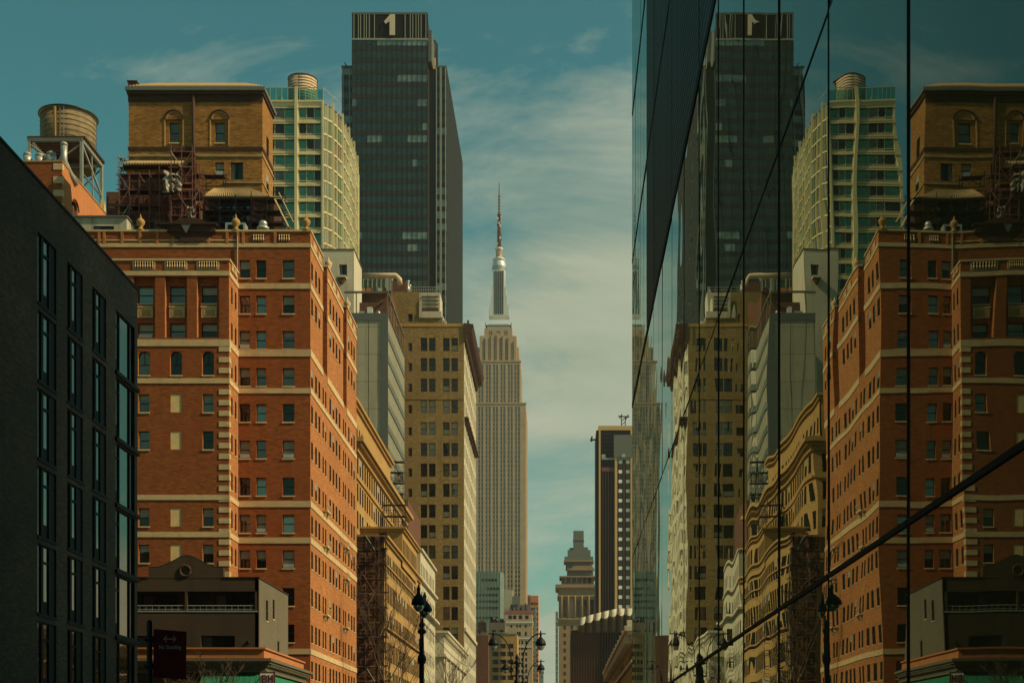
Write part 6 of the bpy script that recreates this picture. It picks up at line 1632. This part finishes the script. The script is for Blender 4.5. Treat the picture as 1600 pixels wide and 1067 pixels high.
# ================================================================== STREET LAMPS
def luminaire(t, x, y, z, s=1.0):
    """teardrop lamp hanging with its top at z"""
    mb = MB(); mb.lathe((x, y, z - 1.24 * s), [(.36 * s, .36 * s), (.385 * s, .40 * s), (.36 * s, .55 * s), (.28 * s, .72 * s), (.16 * s, .86 * s), (.085 * s, .95 * s), (.07 * s, 1.1 * s), (.1 * s, 1.14 * s), (.1 * s, 1.2 * s), (.05 * s, 1.26 * s), (.06 * s, 1.32 * s), (.01 * s, 1.42 * s)], 20, 'lamp_black')
    hood = mb.build('lamp_hood', t)
    mb = MB(); mb.lathe((x, y, z - 1.24 * s), [(.03 * s, 0), (.15 * s, .05 * s), (.25 * s, .18 * s), (.31 * s, .359 * s)], 18, 'lamp_globe'); mb.build('lamp_globe', hood)
def lamp_post(name, label, x, y, ztop, ang, span=1.68, s=1.0):
    """twin arm cast iron post; ang turns the arms; ztop is the height of the arm ends"""
    t = thing(name, label, 'street lamp', x, y, 0, group='cast iron twin street lamps')
    zc = ztop - 2.0 * s
    mb = MB(); mb.lathe((x, y, 0), [(.34, 0), (.34, .5), (.26, .7), (.22, 1.4), (.24, 1.5), (.15, 1.7), (.13, zc - 2.4), (.13, zc - 1.75), (.2, zc - 1.7), (.23, zc - 1.5), (.2, zc - 1.3), (.13, zc - 1.25), (.12, zc - .7), (.11, zc - .2), (.22, zc - .12), (.22, zc + .0), (.1, zc + .12), (.15, zc + .3), (.05, zc + .5), (.01, zc + .6)], 16, 'lamp_black'); mb.build('pole', t)
    dx, dy = math.cos(ang), math.sin(ang)
    for sg_ in (-1, 1):
        mb = MB(); pts = [(x + sg_ * dx * .42 * s, y + sg_ * dy * .42 * s, zc - 1.0 * s)]
        for k in range(13):
            a = math.pi - (math.pi / 2) * k / 12
            r1 = span - .42 * s
            pts.append((x + sg_ * dx * (span + r1 * math.cos(a)), y + sg_ * dy * (span + r1 * math.cos(a)), zc + 0.05 + 1.95 * s * math.sin(a) - (0 if k else .0)))
        pts.append((x + sg_ * dx * (span + .36), y + sg_ * dy * (span + .36), zc + 2.0 * s))
        mb.tube(pts, .045 * s, 'lamp_black', 8)
        mb.tube([(x, y, zc - .1), (x + sg_ * dx * .42 * s, y + sg_ * dy * .42 * s, zc - .1)], .05, 'lamp_black', 6)
        mb.tube([(x, y, zc - 1.0 * s), (x + sg_ * dx * .42 * s, y + sg_ * dy * .42 * s, zc - 1.0 * s)], .06, 'lamp_black', 6)
        cxp, czp = x + sg_ * dx * .75, zc + .9
        mb.tube([(x + sg_ * dx * (.55 + .14 * math.cos(q * .6)), y + sg_ * dy * (.55 + .14 * math.cos(q * .6)), zc - .55 + .22 * math.sin(q * .6)) for q in range(9)], .03, 'lamp_black', 5)
        mb.build('arm', t)
        luminaire(t, x + sg_ * dx * span, y + sg_ * dy * span, zc + 2.05 * s)
    return t
lamp_post('street_lamp', 'nearer black twin arm street lamp against the distant ornate tower', X(808, 98), 98, Z(989.5, 98), 0)
lamp_post('street_lamp', 'smaller farther black twin arm street lamp behind the nearer twin lamp', X(817.5, 134), 134, Z(1032.5, 134), 0, 1.72)
t = lamp_post('street_lamp', 'tall black street lamp seen end on in front of the golden stone block', X(659, 72), 72, Z(925, 72), math.radians(90), 1.6, 1.0)
# ================================================================== NO STANDING SIGN
YG = 25.0; t = thing('street_sign', 'dark red No Standing sign with a double arrow on a dark post', 'sign', X(233.5, YG), YG, 0)
px_ = X(233.5, YG)
mb = MB(); mb.lathe((px_, YG, 0), [(.05, 0), (.05, Z(972, YG)), (.035, Z(969, YG)), (.01, Z(967.5, YG))], 12, 'lamp_black'); mb.build('post', t)
mb = MB()
for y in (998, 1040): mb.lathe((px_, YG, Z(y + 3.5, YG)), [(.06, 0), (.095, .02), (.095, .07), (.06, .09)], 10, 'lamp_black'); mb.box(px_, X(244, YG), YG - .03, YG + .03, Z(y + 2, YG), Z(y - 2, YG), 'lamp_black')
mb.build('bracket', t)
mb = MB(); q = [(241, 982.5), (292, 986.5), (291, 1061), (240.5, 1058)]
mb.prism([(X(a, YG), Z(c, YG)) for a, c in q][::-1], YG - .035, YG - .02, 'sign_red', 'y'); pn = mb.build('panel', t)
mb = MB()
zc = Z(998, YG); x0, x1 = X(257, YG), X(276, YG)
mb.box(x0 + .03, x1 - .03, YG - .04, YG - .0355, zc - .008, zc + .008, 'sign_text')
for xx, s_ in ((x0, 1), (x1, -1)):
    for w_ in (1, -1): mb.tube([(xx, YG - .038, zc), (xx + s_ * .055, YG - .038, zc + w_ * .055)], .010, 'sign_text', 4)
mb.build('arrow', pn)
text('No Standing', .105, (X(266.5, YG), YG - .037, Z(1013.5, YG)), 'sign_text', pn, ext=.002, sx=.78)

# ================================================================== BARE TREES
def tree(name, label, x, y, h, seed, r0=.16, spread=.5, lean=0, n0=7, depth=4):
    rg = random.Random(seed); t = thing(name, label, 'tree', x, y, 0, group='bare street trees')
    tr = MB(); br = MB(); cnt = [0]
    def grow(p, d, ln, r, lv):
        pts = [p]; rr = [r]; n = 5
        for k in range(n):
            d = (d + Vector((rg.uniform(-1, 1), rg.uniform(-1, 1), rg.uniform(-.2, .5))) * .13).normalized()
            p = p + d * ln / n; pts.append(p); rr.append(r * (1 - .55 * (k + 1) / n))
        (tr if lv == 0 else br).tube(pts, rr, 'bark', 6 if lv < 2 else 4)
        if lv >= depth: return
        nb = n0 if lv == 0 else rg.choice((3, 4, 5))
        for k in range(nb):
            f_ = rg.uniform(.35, 1.0) if lv else .28 + .72 * (k + 1) / nb
            i = min(n - 1, int(f_ * n)); q = pts[i] + (pts[i + 1] - pts[i]) * (f_ * n - i if i < n else 0)
            a = rg.uniform(0, 6.28); side = Vector((math.cos(a), math.sin(a), 0)); nd = (d * (1 - spread) + side * spread + Vector((0, 0, .45))).normalized()
            grow(q, nd, ln * rg.uniform(.42, .68), max(.015, r * .45), lv + 1)
    grow(Vector((x, y, 0)), Vector((lean, 0, 1)).normalized(), h * .68, r0, 0)
    tr.build('trunk', t); br.build('crown', t)
tree('bare_tree', 'bare street tree with fine upright twigs left of the tall black street lamp', X(616, 150), 150, 17.5, 3, .17, .40, n0=9)
tree('bare_tree', 'thinner bare tree right of the tall black street lamp before the low cream bank', X(684, 200), 200, 15, 9, .15, .4, n0=7)
tree('bare_tree', 'small slender bare tree at the right edge of the low cream bank', X(700, 214), 214, 12.5, 12, .12, .4)
tree('bare_tree', 'small bare tree with tangled twigs in front of the corner shop', X(304, 88.5), 88.5, 7.0, 15, .09, .55, n0=9)
mb = MB(); a = Vector((X(662, 72), 72, Z(972, 72))); b_ = Vector((X(742, 150), 150, Z(1041, 150)))
mb.tube([a + (b_ - a) * (k / 12) - Vector((0, 0, 1.4 * math.sin(math.pi * k / 12) * .5)) for k in range(13)], .022, 'dark_metal', 4)
tag(mb.build('overhead_wire', off=tuple(a)), 'thin black wire sagging from the tall street lamp toward the right', 'wire')

# ================================================================== AIR
hm = bpy.data.materials.new('haze_air'); hm.use_nodes = True; MATS['haze_air'] = hm
hn = hm.node_tree; hn.nodes.remove(hn.nodes['Principled BSDF'])
pv = N('ShaderNodeVolumePrincipled', hn); pv.inputs['Color'].default_value = (0.92, 0.9, 0.82, 1); pv.inputs['Density'].default_value = 0.00008
pv.inputs['Anisotropy'].default_value = 0.3
hn.links.new(pv.outputs[0], hn.nodes['Material Output'].inputs['Volume'])
mb = MB(); mb.box(-400, 400, -700, 1700, -1.5, 470, 'haze_air')
o = mb.build('haze'); o['kind'] = 'stuff'
